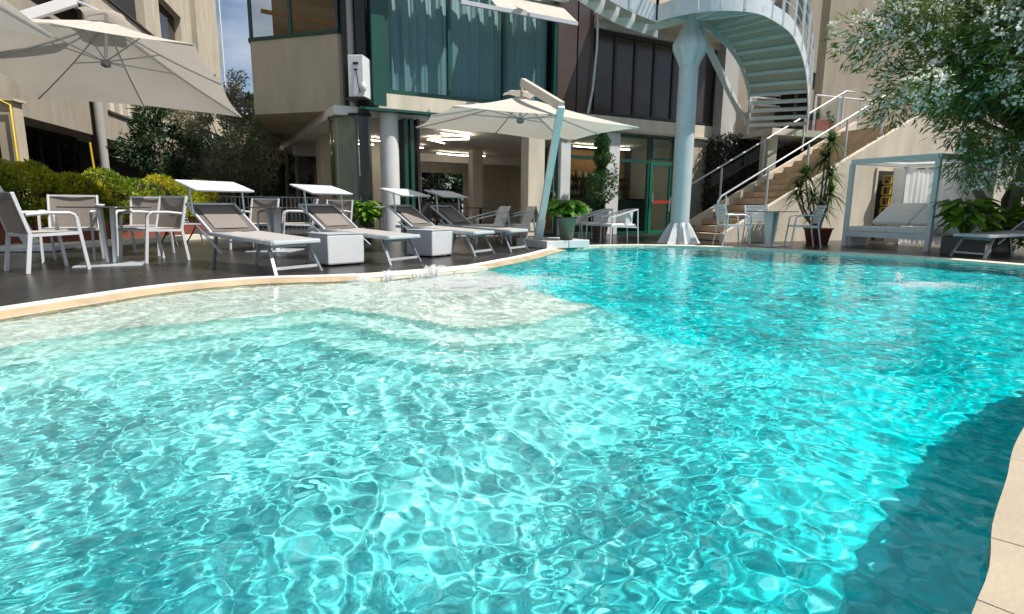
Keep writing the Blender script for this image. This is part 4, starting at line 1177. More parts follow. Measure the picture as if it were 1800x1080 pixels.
# ================================================================== loungers
def lounger(canopy=True):
    root = empty('sun_lounger', (0, 0, 0), 0, 'x', 'sun lounger', 'sun loungers with tilting sunshades')
    w = .31; zf = .36; zh = .42; L0, LH = 0.0, 1.18
    bt = Vector((0, LH + .52, .78))
    # frame
    mb = MB()
    for s in (-1, 1): mb.beam((s * w, .0, zf), (s * w, LH + .35, zh + .02), .032, .045)
    mb.beam((-w, .0, zf), (w, .0, zf), .045, .032)
    mb.beam((-w, LH, zh), (w, LH, zh), .03, .03)
    mb.build('frame', M['alu'], root, bevel=.005)
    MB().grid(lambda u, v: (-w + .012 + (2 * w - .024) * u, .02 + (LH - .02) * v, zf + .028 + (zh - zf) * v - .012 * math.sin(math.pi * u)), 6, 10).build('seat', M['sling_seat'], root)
    mb = MB(); mb.beam((0, -.006, zf + .006), (0, .016, zf + .006), 2 * w, .052); mb.build('foot_hem', M['column'], root)
    # backrest
    b0 = Vector((0, LH + .02, zh + .02))
    mb = MB()
    for s in (-1, 1): mb.beam(b0 + Vector((s * w, 0, 0)), bt + Vector((s * w, 0, 0)), .03, .035)
    mb.beam(bt - Vector((w, 0, 0)), bt + Vector((w, 0, 0)), .03, .03); mb.build('back_frame', M['silver'], root, bevel=.005)
    nrm = (bt - b0).cross(Vector((1, 0, 0))).normalized()
    if nrm.y > 0: nrm = -nrm
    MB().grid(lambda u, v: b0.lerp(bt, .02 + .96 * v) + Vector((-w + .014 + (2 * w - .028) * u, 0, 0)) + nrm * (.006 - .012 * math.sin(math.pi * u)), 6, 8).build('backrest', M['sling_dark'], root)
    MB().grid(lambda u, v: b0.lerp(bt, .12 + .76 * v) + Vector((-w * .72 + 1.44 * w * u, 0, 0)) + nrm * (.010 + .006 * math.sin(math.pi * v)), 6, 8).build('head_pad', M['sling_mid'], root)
    # legs: A-shaped front leg pair with cross bar and stub rear legs
    for s in (-1, 1):
        MB().beam((s * (w - .05), .16, zf - .02), (s * (w - .005), -.02, 0.0), .034, .028).build('leg', M['darkalu'], root)
        MB().beam((s * (w - .02), LH - .05, zh - .02), (s * (w - .02), LH + .06, 0.0), .034, .028).build('leg', M['darkalu'], root)
        MB().beam((s * (w + .02), LH + .28, zh + .10), (s * (w + .02), LH - .22, zh - .22), .022, .022).build('side_strut', M['silver'], root)
    MB().beam((-w + .005, .03, .075), (w - .005, .03, .075), .03, .03).build('crossbar', M['silver'], root)
    MB().beam((-w + .02, LH + .0, zh - .10), (w - .02, LH + .0, zh - .10), .022, .022).build('crossbar', M['silver'], root)
    MB().beam((-w + .03, .15, zf - .05), (w - .03, .15, zf - .05), .022, .03).build('crossbar', M['darkalu'], root)
    if canopy:
        c0, c1 = Vector((0, LH + .60, 1.06)), Vector((0, LH + .16, .945))
        for s in (-1, 1):
            MB().tube([b0.lerp(bt, .62) + Vector((s * (w + .025), 0, 0)), Vector((s * (w + .03), LH + .36, .985))], .013, 8).build('canopy_post', M['silver'], root)
        sh = MB()
        sh.grid(lambda u, v: c0.lerp(c1, v) + Vector((-w - .06 + (2 * w + .12) * u, 0, .016 * math.sin(math.pi * v))), 6, 6)
        sh.grid(lambda u, v: c0.lerp(c1, v) + Vector((-w - .06 + (2 * w + .12) * u, 0, -.018)), 1, 1)
        sh.build('sunshade', M['glossyfab'], root)
        mb = MB()
        for p in (c0, c1): mb.tube([p + Vector((-w - .07, 0, 0)), p + Vector((w + .07, 0, 0))], .014, 6)
        for s in (-1, 1): mb.tube([c0 + Vector((s * (w + .07), 0, 0)), c1 + Vector((s * (w + .07), 0, 0))], .012, 6)
        mb.build('shade_frame', M['silver'], root)
    return root
lp0 = lounger()
def foot_place(pl, pr):
    a, b = Vector((*pl, 0)), Vector((*pr, 0)); c = (a + b) / 2; d = (b - a)
    return (c.x, c.y, 0), math.atan2(d.y, d.x)
LG = [((-2.61, 6.26), (-2.30, 6.74), 'nearest sun lounger with sunshade, left of the first white wicker cube'),
      ((-1.62, 7.45), (-1.30, 7.99), 'sun lounger with sunshade standing between the two white wicker cubes'),
      ((-.60, 8.92), (-.32, 9.45), 'sun lounger with sunshade right behind the second white wicker cube'),
      ((-.04, 9.80), (.26, 10.32), 'farthest sun lounger with sunshade, beside the umbrella base')]
for i, (a, b, lab) in enumerate(LG):
    loc, rz = foot_place(a, b); place(lp0, i == 0, loc, rz, lab)
lr = lounger(False); del lr['group']
place(lr, True, (7.75, 9.70, 0), R(-80), 'white framed lounger without sunshade in deep shade at the right edge')

# ================================================================== wicker cubes
def wicker():
    o = empty('wicker_cube', (0, 0, 0), 0, 'x', 'side table', 'white wicker side tables')
    wk = bpy.data.materials.new('white wicker'); wk.use_nodes = True
    nt = wk.node_tree; b = nt.nodes['Principled BSDF']; b.inputs['Base Color'].default_value = (.70, .72, .75, 1); b.inputs['Roughness'].default_value = .5
    tc = nt.nodes.new('ShaderNodeTexCoord'); br = nt.nodes.new('ShaderNodeTexWave'); br.wave_type = 'BANDS'; br.bands_direction = 'Z'; br.inputs['Scale'].default_value = 26
    b2 = nt.nodes.new('ShaderNodeTexWave'); b2.wave_type = 'BANDS'; b2.bands_direction = 'DIAGONAL'; b2.inputs['Scale'].default_value = 22
    ml = nt.nodes.new('ShaderNodeMath'); ml.operation = 'MULTIPLY'
    nt.links.new(tc.outputs['Object'], br.inputs[0]); nt.links.new(tc.outputs['Object'], b2.inputs[0])
    nt.links.new(br.outputs['Fac'], ml.inputs[0]); nt.links.new(b2.outputs['Fac'], ml.inputs[1])
    bp = nt.nodes.new('ShaderNodeBump'); bp.inputs['Strength'].default_value = 1; bp.inputs['Distance'].default_value = .012
    nt.links.new(ml.outputs[0], bp.inputs['Height']); nt.links.new(bp.outputs[0], b.inputs['Normal'])
    MB().box((0, 0, .215), (.53, .53, .38)).build('body', wk, o, bevel=.02)
    MB().box((0, 0, .413), (.535, .535, .012)).build('top', M['alu'], o, bevel=.004)
    for x in (-.2, .2):
        for y in (-.2, .2): MB().box((x, y, .0125), (.05, .05, .025)).build('foot', M['darkframe'], o)
    return o
wc = wicker()
place(wc, True, (-2.35, 7.60, 0), R(46), 'nearer white wicker cube table, right of the nearest lounger')
place(wc, False, (-1.30, 9.02, 0), R(58), 'farther white wicker cube table, right of the second lounger')

# ================================================================== dining chairs with taupe slings
def dchair(frame, sling):
    o = empty('dining_chair', (0, 0, 0), 0, 'x', 'chair', 'aluminium dining chairs with taupe slings')
    w = .275
    for s in (-1, 1):
        MB().beam((s * w, -.30, 0), (s * w, -.235, .43), .026, .042, (0, 1, 0)).build('leg', frame, o, bevel=.004)
        MB().beam((s * w, .295, 0), (s * w, .225, .62), .026, .038, (0, 1, 0)).build('leg', frame, o, bevel=.004)
        MB().tube([(s * w, .225, .60), (s * w, .21, .645), (s * w, .16, .665), (s * w, -.05, .665), (s * w, -.25, .645)], .019, 8).build('armrest', frame, o)
        MB().beam((s * w, -.235, .43), (s * w, -.345, .885), .026, .036, (0, 1, 0)).build('back_post', frame, o, bevel=.004)
        MB().beam((s * w, -.25, .42), (s * w, .24, .435), .024, .034).build('seat_rail', frame, o)
    MB().beam((-w, -.345, .875), (w, -.345, .875), .02, .024).build('top_rail', frame, o)
    MB().beam((-w, .24, .43), (w, .24, .43), .024, .03).build('seat_rail', frame, o)
    MB().beam((-w, -.25, .415), (w, -.25, .415), .024, .03).build('seat_rail', frame, o)
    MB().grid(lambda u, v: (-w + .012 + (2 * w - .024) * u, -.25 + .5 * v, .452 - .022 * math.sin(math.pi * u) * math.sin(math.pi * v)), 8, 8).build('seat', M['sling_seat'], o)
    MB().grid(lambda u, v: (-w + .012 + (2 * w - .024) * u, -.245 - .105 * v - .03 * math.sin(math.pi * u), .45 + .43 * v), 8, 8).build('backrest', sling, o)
    return o
dc = dchair(M['white'], M['sling'])
def face(dx, dy): return math.atan2(dy, dx) - math.pi / 2      # chair looks along +y locally
place(dc, True, (-5.42, 6.62, 0), face(.5, .87), 'taupe dining chair seen from behind at the far left, nearest to the pool')
place(dc, False, (-5.95, 7.72, 0), face(.45, -.9), 'taupe dining chair half lit behind the left side of the near dining table')
place(dc, False, (-4.92, 7.82, 0), face(-.42, -.9), 'taupe dining chair with bright lit back at the right end of the near dining table')
place(dc, False, (-5.62, 8.75, 0), face(.2, -.97), 'shaded taupe dining chair directly behind the near dining table')
place(dc, False, (-4.55, 10.1, 0), face(-.25, -.97), 'taupe dining chair between the sunshades of the two nearest loungers, left of the far table')
place(dc, False, (-3.95, 10.55, 0), face(-.9, -.4), 'taupe dining chair right of the far table, behind the second lounger')
place(dc, False, (-3.55, 11.3, 0), face(-.2, -.97), 'taupe dining chair with pale back partly hidden under the second sunshade')

def table(r, h, label, topm, rect=False, base=.36):
    o = empty('dining_table', (0, 0, 0), 0, label, 'table')
    if rect: MB().box((0, 0, h - .008), (r * 2, r * 2, .016)).build('table_top', topm, o, bevel=.004)
    else: MB().lathe([(.001, h), (r - .004, h), (r, h - .008), (r - .004, h - .016), (.001, h - .016)], n=40).build('table_top', topm, o)
    for s in (-1, 1):
        MB().add([(s * .02, -.07, .02), (s * .05, -.07, .02), (s * .05, .07, .02), (s * .02, .07, .02), (s * .05, -.12, h - .02), (s * .09, -.12, h - .02), (s * .09, .12, h - .02), (s * .05, .12, h - .02)],
                 [(3, 2, 1, 0), (4, 5, 6, 7), (0, 1, 5, 4), (1, 2, 6, 5), (2, 3, 7, 6), (3, 0, 4, 7)]).build('column', M['steel_w'], o)
    MB().box((0, 0, .008), (base * 2, base * 2, .016)).build('base_plate', M['alu'], o, bevel=.003)
    return o
t1 = table(.50, .735, 'dark topped dining table with grey pedestal at the far left', M['tank'])
t1.location = (-5.18, 7.34, 0); t1.rotation_euler = (0, 0, R(28))
ash = empty('ashtray', (-5.3, 7.4, .735), 0, 'small pale ashtray on the near dining table', 'ashtray')
MB().lathe([(.001, .004), (.04, .004), (.055, .03), (.06, .03), (.05, 0), (.001, 0)], n=16).build('dish', M['white'], ash)
t2 = table(.42, .735, 'dark topped dining table between the first and second loungers', M['tank'])
t2.location = (-4.05, 9.75, 0)
t3 = table(.36, .735, 'small dark topped bistro table right of the blue column', M['tank'], True, .28)
t3.location = (5.50, 12.25, 0); t3.rotation_euler = (0, 0, R(20))
# small side table between loungers (metal tripod with white round top)
sd = empty('side_table', (-2.20, 10.3, 0), 0, 'small round side table with cups behind the second and third loungers', 'side table')
MB().lathe([(.001, .76), (.28, .76), (.28, .74), (.001, .74)], n=24).build('table_top', M['white'], sd)
for k in range(3):
    an = 2.1 * k + .3
    MB().tube([(.2 * math.cos(an), .2 * math.sin(an), .74), (.24 * math.cos(an), .24 * math.sin(an), 0)], .014, 6).build('leg', M['silver'], sd)

# ------------------------------------------------------------------ armchairs by the bar
def armchair():
    o = empty('woven_armchair', (0, 0, 0), 0, 'x', 'armchair', 'white woven armchairs in front of the bar')
    w = .30
    for s in (-1, 1):
        MB().tube([(s * w, .31, 0), (s * w, .29, .58)], .015, 8).build('leg', M['white'], o)
        MB().tube([(s * w, -.34, 0), (s * w, -.30, .74)], .015, 8).build('leg', M['white'], o)
        MB().tube([(s * w, .31, .56), (s * w, .10, .62), (s * w, -.12, .69), (s * w, -.31, .74)], .019, 8).build('armrest', M['white'], o)
        MB().beam((s * w, -.31, .36), (s * w, .30, .38), .022, .03).build('seat_rail', M['white'], o)
    MB().tube([(-w, -.31, .74), (0, -.33, .745), (w, -.31, .74)], .015, 8).build('top_rail', M['white'], o)
    MB().beam((-w, .30, .38), (w, .30, .38), .022, .03).build('seat_rail', M['white'], o)
    MB().box((0, 0, .405), (.56, .58, .055)).build('cushion', M['cushion'], o, bevel=.02)
    def shell(u, v):
        a = math.pi * (u - .5) * 1.02; x = .285 * math.sin(a); y = -.04 - .27 * math.cos(a) * (1 - .12 * (1 - v))
        zt = .64 + .10 * max(0, math.cos(a)); return (x, y, .42 + (zt - .42) * v)
    MB().grid(shell, 20, 6).build('woven_back', M['woven'], o)
    return o
acp = armchair()
AC = [((2.36, 12.78), (-.98, -.2), 'nearest white woven armchair in front of the bar, right of the potted plant'),
      ((1.98, 13.75), (-.98, -.15), 'second white woven armchair, behind the nearest one by the bar'),
      ((1.55, 14.35), (-.95, -.3), 'farthest white woven armchair, just right of the central potted plant')]
for i, (p, d, lab) in enumerate(AC): place(acp, i == 0, (p[0], p[1], 0), face(*d), lab)
sf = []
def easy():
    o = empty('lounge_armchair', (0, 0, 0), 0, 'x', 'armchair', 'white lounge armchairs with draped cushions')
    w = .36
    for s in (-1, 1):
        MB().beam((s * w, .36, 0), (s * w, .33, .52), .03, .03, (0, 1, 0)).build('leg', M['white'], o)
        MB().beam((s * w, -.42, 0), (s * w, -.33, .70), .03, .03, (0, 1, 0)).build('leg', M['white'], o)
        MB().beam((s * w, .38, .51), (s * w, -.36, .69), .05, .022).build('armrest', M['alu'], o)
        MB().beam((s * w, .34, .27), (s * w, -.37, .25), .03, .04).build('seat_rail', M['alu'], o)
    MB().grid(lambda u, v: (-.31 + .62 * u, -.30 + .64 * v, .38 + .03 * math.sin(math.pi * u)), 6, 6).build('seat_top', M['cushion'], o)
    MB().box((0, .02, .32), (.64, .66, .12)).build('seat_cushion', M['cushion'], o, bevel=.04)
    def bk(u, v):
        return (-.36 + .72 * u + .02 * math.sin(v * 9), -.26 - .14 * v - .07 * math.sin(math.pi * u), .36 + .44 * v + .012 * math.sin(u * 7 + 1) * v - .05 * (2 * u - 1) ** 4 * v)
    MB().grid(bk, 10, 8).build('back_cushion', M['cushion'], o)
    MB().grid(lambda u, v: (bk(u, 1)[0], bk(u, 1)[1] - .02 - .10 * v, bk(u, 1)[2] - .36 * v - .01 * math.sin(u * 11)), 10, 6).build('throw', M['cushion'], o)
    return o
ea = easy()
for i, (p, d, lab) in enumerate((((-.55, 12.35), (-.9, -.35), 'left white lounge armchair with draped cushion behind the last lounger'),
                                 ((.02, 12.75), (-.95, -.25), 'right white lounge armchair with draped cushion, next to the umbrella pole'))):
    place(ea, i == 0, (p[0], p[1], 0), face(*d), lab)

# ------------------------------------------------------------------ grey slatted chairs round the bistro table
def bchair():
    o = empty('bistro_chair', (0, 0, 0), 0, 'x', 'chair', 'silver bistro chairs beside the stone stairs')
    w = .25
    for s in (-1, 1):
        MB().tube([(s * w, .28, 0), (s * w, .22, .60), (s * w, .19, .64), (s * w, .10, .655), (s * w, -.22, .65)], .016, 8).build('leg', M['silver'], o)
        MB().tube([(s * w, -.30, 0), (s * w, -.22, .42), (s * w, -.22, .65), (s * w, -.33, .86)], .016, 8).build('leg', M['silver'], o)
        MB().beam((s * w, -.22, .42), (s * w, .23, .43), .02, .03).build('seat_rail', M['silver'], o)
    for k in range(7): MB().box((0, -.19 + .066 * k, .44), (.50, .052, .014)).build('slat', M['silver'], o)
    for k in range(6):
        t = .15 + .8 * k / 5
        MB().beam((-w, -.225 - .10 * t, .46 + .40 * t), (w, -.225 - .10 * t, .46 + .40 * t), .014, .055).build('slat', M['silver'], o)
    return o
bc = bchair()
for i, (p, d, lab) in enumerate((((4.72, 12.35), (.98, .05), 'silver slatted chair left of the bistro table facing right'),
                                 ((5.55, 12.95), (-.1, -.99), 'silver slatted chair directly behind the bistro table'),
                                 ((6.12, 12.10), (-.97, .2), 'silver slatted chair right of the bistro table facing left'))):
    place(bc, i == 0, (p[0], p[1], 0), face(*d), lab)

fc = empty('folding_chair', tuple(LF @ Vector((11.6, .9, 6.72))), R(70), 'pale folding chair standing on the balcony of the left building', 'chair')
MB().beam((-.2, 0, .45), (.2, 0, .45), .4, .02).build('seat', M['cushion'], fc); MB().beam((-.2, .2, .75), (.2, .2, .75), .02, .5).build('backrest', M['cushion'], fc)
for s in (-1, 1):
    MB().tube([(s * .2, -.25, 0), (s * .2, .22, .95)], .015, 6).build('leg', M['darkalu'], fc); MB().tube([(s * .18, .25, 0), (s * .18, -.2, .46)], .015, 6).build('leg', M['darkalu'], fc)
# ------------------------------------------------------------------ slatted deck chair by the hedge
sc_ = empty('deck_chair', (-6.35, 11.0, 0), face(.8, -.6), 'white slatted reclining deck chair on a dark stand behind the dining chairs', 'deck chair')
for k in range(9):
    t = k / 8; MB().beam((-.27, -.30 - .28 * t, .42 + .46 * t), (.27, -.30 - .28 * t, .42 + .46 * t), .014, .042, (0, .5, 1)).build('slat', M['alu'], sc_)
for k in range(8): MB().box((0, -.24 + .08 * k, .40), (.54, .06, .014)).build('slat', M['alu'], sc_)
for s in (-1, 1):
    MB().tube([(s * .24, .34, .0), (s * .24, .1, .38), (s * .24, -.28, .40), (s * .24, -.6, .90)], .014, 6).build('side_frame', M['darkframe'], sc_)
    MB().tube([(s * .24, -.40, .0), (s * .24, .1, .38)], .014, 6).build('leg', M['darkframe'], sc_)

# ================================================================== daybed
FL, FRr = Vector((7.28, 12.55, 0)), Vector((7.97, 10.98, 0))
ex = (FRr - FL); wB = ex.length; DB = 1.80
yaw = math.atan2(ex.y, ex.x)
db = empty('canopy_daybed', tuple(FL), yaw, 'white canopy daybed with curtains and two reclined back cushions', 'daybed')
HB = 1.75
for x in (0, wB):
    for y in (0, DB): MB().beam((x, y, 0), (x, y, HB), .085, .085, (1, 0, 0)).build('post', M['bedw'], db, bevel=.006)
for a, b in (((0, 0), (wB, 0)), ((0, DB), (wB, DB)), ((0, 0), (0, DB)), ((wB, 0), (wB, DB))):
    MB().beam((*a, HB + .035), (*b, HB + .035), .083, .10).build('roof_beam', M['bedw'], db)
MB().grid(lambda u, v: (.02 + (wB - .04) * u, .02 + (DB - .04) * v, HB + .06 - .03 * math.sin(math.pi * u)), 8, 6).build('roof_cloth', M['sheer'], db)
MB().beam((0, 0, .27), (wB, 0, .27), .06, .11).build('bed_rail', M['bedw'], db); MB().beam((0, DB, .27), (wB, DB, .27), .06, .11).build('bed_rail', M['bedw'], db)
MB().box((-.05, .45, .19), (.1, .5, .38)).build('end_box', M['bedw'], db)
for k in range(2):
    x0 = .05 + k * (wB - .1) / 2
    MB().box((x0 + (wB - .1) / 4, .48, .38), ((wB - .1) / 2 - .01, .95, .11)).build('mattress', M['cushion'], db, bevel=.03)
    mb = MB(); cx_ = x0 + (wB - .1) / 4; hw = (wB - .1) / 4 - .01
    mb.add([(cx_ + sx * hw, yy, zz) for sx in (-1, 1) for yy, zz in ((.80, .44), (1.38, .86), (1.30, .95), (.70, .52))], [(0, 1, 2, 3), (7, 6, 5, 4), (0, 4, 5, 1), (1, 5, 6, 2), (2, 6, 7, 3), (3, 7, 4, 0)])
    mb.build('back_cushion', M['cushion'], db, bevel=.035)
def drape(x0, y0, x1, y1, tie=.0, n=9, amp=.02, zb=.05):
    d = Vector((x1 - x0, y1 - y0, 0)); L_ = d.length; d.normalize(); nn = Vector((-d.y, d.x, 0))
    def f(u, v):
        pin = 1 - tie * math.exp(-((v - .42) / .22) ** 2)
        uu_ = .5 + (u - .5) * pin
        p = Vector((x0, y0, 0)) + d * (L_ * uu_) + nn * (amp * math.sin(u * n * 2 * math.pi) * (1.2 - .4 * v) + .012 * math.sin(u * 23 + v * 5))
        return (p.x, p.y, zb + (HB - .04 - zb) * v)
    return MB().grid(f, 90, 18)
drape(.05, DB - .02, wB - .02, DB - .02, 0, 16, .014).build('back_curtain', M['sheer'], db)
drape(.02, DB - .45, .02, DB - .05, .55, 5, .03).build('side_curtain', M['sheer'], db)
drape(wB - .02, .75, wB - .02, DB - .05, .5, 6, .035).build('side_curtain', M['sheer'], db)
stp = mat('dark roof strap', (.02, .025, .03), .6)
for x in (.35, .6, 1.25): MB().box((x, DB - .06, HB - .06), (.16, .01, .02)).build('strap', stp, db)

# ================================================================== pots and plants
def pot(name, loc, label, cat, r0, r1, h, m, group=None):
    o = empty(name, loc, 0, label, cat, group)
    MB().lathe([(.001, 0), (r0, 0), (r1 * .97, h * .9), (r1 * 1.06, h * .92), (r1 * 1.06, h), (r1 * .9, h), (r1 * .88, h * .93), (.001, h * .93)], n=28).build('pot', m, o)
    MB().lathe([(.001, h * .935), (r1 * .87, h * .935)], n=20).build('soil', M['soil'], o)
    return o
def broad(o, n, h0, spread, lift, ln, wd, m, name='leaf_mass'):
    """big arching leaves on stalks, each leaf a strip"""
    mb = MB()
    for k in range(n):
        an = random.uniform(0, 6.283); el = random.uniform(.15, 1.0)
        tip = Vector((math.cos(an) * spread * random.uniform(.35, 1), math.sin(an) * spread * random.uniform(.35, 1), h0 + lift * random.uniform(.35, 1)))
        base = Vector((tip.x * .12, tip.y * .12, h0))
        mid = base.lerp(tip, .55) + Vector((0, 0, .10 * lift))
        mb.tube([base, mid, tip], .004, 4, False)
        dd_ = Vector((math.cos(an), math.sin(an), random.uniform(-.5, .35))).normalized()
        sd_ = Vector((-math.sin(an), math.cos(an), random.uniform(-.3, .3))).normalized()
        l_, w_ = ln * random.uniform(.7, 1.2), wd * random.uniform(.7, 1.2)
        mb.grid(lambda u, v: tip + dd_ * l_ * v + sd_ * (w_ * (u - .5) * math.sin(math.pi * min(1, .08 + v * .92)) ** .8) + Vector((0, 0, -.35 * l_ * v * v + abs(u - .5) * .25 * w_)), 2, 5)
    return mb.build(name, m, o)
cp_ = pot('potted_plant', (1.06, 11.28, .151), 'round olive grey pot of bright lime broad leaves on the umbrella base', 'potted plant', .12, .19, .44, M['potgrey'])
broad(cp_, 190, .42, .30, .34, .22, .12, L['bright'], 'foliage')
gp = pot('potted_plant', (-3.15, 12.2, 0), 'lime green leafy plant in a dark pot in front of the curved glass', 'potted plant', .13, .18, .32, M['potgrey'])
broad(gp, 150, .32, .28, .55, .20, .10, L['bright'], 'foliage')
# planter beside daybed
pl = empty('square_planter', (8.15, 10.35, 0), R(15), 'dark grey square planter with broad green leaves in front of the daybed', 'potted plant')
mb = MB(); mb.box((0, 0, .16), (.52, .42, .32)); mb.build('box', mat('grey brown planter', (.10, .085, .08), .6, var=.1), pl, bevel=.01)
MB().box((0, 0, .325), (.46, .36, .01)).build('soil', M['soil'], pl)
broad(pl, 120, .32, .34, .66, .26, .14, L['hedge_g'], 'foliage')
# yucca group in a terracotta pot
yc = pot('yucca_plant', (7.05, 13.25, 0), 'tall multi stemmed yucca in a terracotta pot at the stair wall', 'potted plant', .22, .30, .36, M['terracotta'])
def tuft(mb, c, n, ln, up=.3):
    for k in range(n):
        an = random.uniform(0, 6.283); el = random.uniform(-.9, 1.2)
        d = Vector((math.cos(an) * math.cos(el), math.sin(an) * math.cos(el), math.sin(el) + up)).normalized(); s_ = d.cross(Vector((0, 0, 1))).normalized()
        l_ = ln * random.uniform(.7, 1.15); w_ = .034
        mb.grid(lambda u, v: c + d * l_ * v + s_ * (w_ * (u - .5) * (1 - v ** 2.5)) + Vector((0, 0, -.45 * l_ * v ** 2.2)), 1, 5)
for (tx_, ty_, tz_, nn_) in ((.10, .0, 2.28, 60), (.02, .05, 1.90, 70), (.12, -.05, 1.55, 70), (-.42, .0, 1.55, 50), (-.50, .05, 1.25, 50), (-.22, -.05, 1.05, 45), (.20, .02, 1.15, 50), (.02, .0, .80, 45), (-.55, -.02, .98, 30)):
    MB().tube([(tx_ * .15, ty_, .33), (tx_ * .7, ty_, .33 + (tz_ - .33) * .5), (tx_, ty_, tz_)], [.028, .022, .016], 7).build('stem', M['bark_lt'], yc)
    mb = MB(); tuft(mb, Vector((tx_, ty_, tz_)), int(nn_ * 1.7), .52); mb.build('leaf_tuft', L['yucca'], yc)
# climber at the glazing
cl = pot('climbing_plant', (2.32, 15.35, 0), 'tall narrow dark green climbing plant before the bar window', 'potted plant', .18, .24, .35, M['potgrey'])
n = 3000
hz = rng.random(n) ** .9 * 2.25 + .45
rad_ = (.27 + .13 * np.sin(hz * 5.3 + 1) + .07 * np.sin(hz * 13)) * np.clip((2.85 - hz) / 1.0, .18, 1) * np.where(hz < .9, .8, 1)
an = rng.uniform(0, 6.283, n); rr = rad_ * rng.random(n) ** .5
Pn = np.column_stack([rr * np.cos(an), rr * np.sin(an), hz])
leaf_cloud('foliage', Pn, np.column_stack([np.cos(an), np.sin(an), np.full(n, .1)]), .085, .04, leafmat('climber leaf', (.03, .09, .02), (.06, .15, .03)), cl)
n = 260; k_ = rng.random(n)
Pn = np.column_stack([.25 + .28 * k_ + rng.normal(0, .03, n), rng.normal(0, .05, n), 2.15 - 1.15 * k_ + rng.normal(0, .05, n)])
leaf_cloud('loose_shoot', Pn, rng.normal(0, 1, (n, 3)), .06, .03, L['darkg'], cl)['kind'] = 'stuff'
MB().tube([(0, 0, .3), (.05, 0, 1.2), (-.02, 0, 2.4)], .015, 6).build('stem', M['bark'], cl)

HMIX = mat('variegated hedge leaf', (.07, .19, .012), .45, col2=(.70, .60, .03), vscale=1.6, island=.3, trans=.35)
HMIX2 = mat('variegated green hedge leaf', (.06, .17, .012), .45, col2=(.52, .54, .04), vscale=1.3, island=.3, trans=.35)
# hedge along the terrace in terracotta troughs
def hedge(p0, p1, wid, h0, h1, n, lm, label, trough=True):
    c = ((p0[0] + p1[0]) / 2, (p0[1] + p1[1]) / 2, 0)
    o = empty('hedge_section', c, 0, label, 'hedge', 'hedge sections along the left side')
    a, b = np.array(p0), np.array(p1); d = b - a; Lh = np.linalg.norm(d); d /= Lh; nn = np.array([-d[1], d[0]])
    u = rng.random(n); v = rng.normal(0, 1, (n, 2)); v /= np.linalg.norm(v, axis=1, keepdims=True); v *= (.75 + .3 * rng.random((n, 1)))
    bump_ = .10 * np.sin(u * Lh * 3.3 + 1) + .07 * np.sin(u * Lh * 7.7)
    xy = a + d * (u * Lh)[:, None] + nn * (v[:, :1] * wid * (1 + bump_[:, None]))
    z = (h0 + h1) / 2 + v[:, 1] * (h1 - h0) / 2 + bump_ * .9 * (v[:, 1] > 0)
    P_ = np.column_stack([xy - np.array(c[:2]), z])
    Nn = np.column_stack([nn[None] * v[:, :1], v[:, 1] + .3])
    leaf_cloud('foliage', P_, Nn, .075, .042, lm, o)
    # dark twiggy inside
    mb = MB()
    for k in range(26):
        t = (k + .5) / 26; q = a + d * Lh * t - np.array(c[:2])
        for s in range(3):
            w_ = random.uniform(-.6, .6) * wid
            mb.tube([(q[0], q[1], .25), (q[0] + nn[0] * w_ + random.uniform(-.1, .1), q[1] + nn[1] * w_, (h0 + h1) / 2), (q[0] + nn[0] * w_ * 1.5 + random.uniform(-.2, .2), q[1] + nn[1] * w_ * 1.4, h1 - .08)], .012, 4, False)
    mb.build('twigs', M['bark'], o)
    mb = MB(); q0, q1 = a - np.array(c[:2]), b - np.array(c[:2])
    mb.beam((*q0, .22), (*q1, .22), wid * 1.2, .42); mb.build('trough', M['terracotta'], o)
    return o
hedge((-9.6, 8.4), (-8.95, 10.6), .44, .35, 1.36, 11000, HMIX2, 'dark green hedge section at the extreme left behind the dining chairs')
hedge((-8.95, 10.5), (-8.55, 11.95), .45, .35, 1.33, 10000, HMIX, 'golden yellow hedge section right behind the first dining table')
hedge((-8.55, 11.85), (-8.35, 13.35), .44, .35, 1.29, 8000, HMIX2, 'green hedge section between the two yellow ones')
hedge((-8.3, 13.4), (-8.2, 15.2), .44, .35, 1.25, 8500, HMIX, 'lime and yellow hedge section at the right end of the row')
# pale kerb path edge below the hedge
kb = MB(); kb.beam((-7.9, 9.0, .05), (-6.6, 15.5, .05), .25, .10); kb.beam((-6.6, 15.5, .05), (-4.9, 16.2, .05), .2, .10)
tag(kb.build('kerb', M['coping_w']), kind='structure')

# trees behind, left of centre
tree('olive_tree', (-9.2, 19.0, 0), (-9.2, 19.0, 2.8), (1.7, 1.5, 1.9), 13000, .13, .045, L['olive'], M['bark_lt'], 'silvery brown bushy tree behind the hedge, under the umbrella corner', group=None, nclump=80, cr=.32)
tree('olive_tree', (-10.9, 18.0, 0), (-10.7, 18.0, 2.3), (1.0, 1.2, 1.5), 7000, .13, .05, L['darkg'], M['bark'], 'dark green tree against the left building balcony', nclump=50, cr=.3)
tree('fir_tree', (-9.8, 24.5, 0), (-9.6, 24.5, 3.2), (1.9, 1.6, 2.6), 12000, .17, .06, L['midg'], M['bark'], 'mid green conical tree left of the yellowish tree', nclump=70, cr=.4)
tree('acacia_tree', (-8.6, 22.0, 0), (-8.1, 21.8, 3.7), (1.25, 1.0, .55), 5200, .15, .05, L['yellowg'], M['bark_lt'], 'slender tree with flat yellow green crown and a bent pale trunk', nclump=26, cr=.3, trunk_r=.07)
tree('evergreen_tree', (-11.6, 30.0, 0), (-11.6, 30.0, 3.3), (2.6, 2.0, 2.3), 11000, .22, .09, L['darkg'], M['bark'], 'tall dark evergreen tree below the strip of sky', nclump=70, cr=.5, trunk_r=.16)
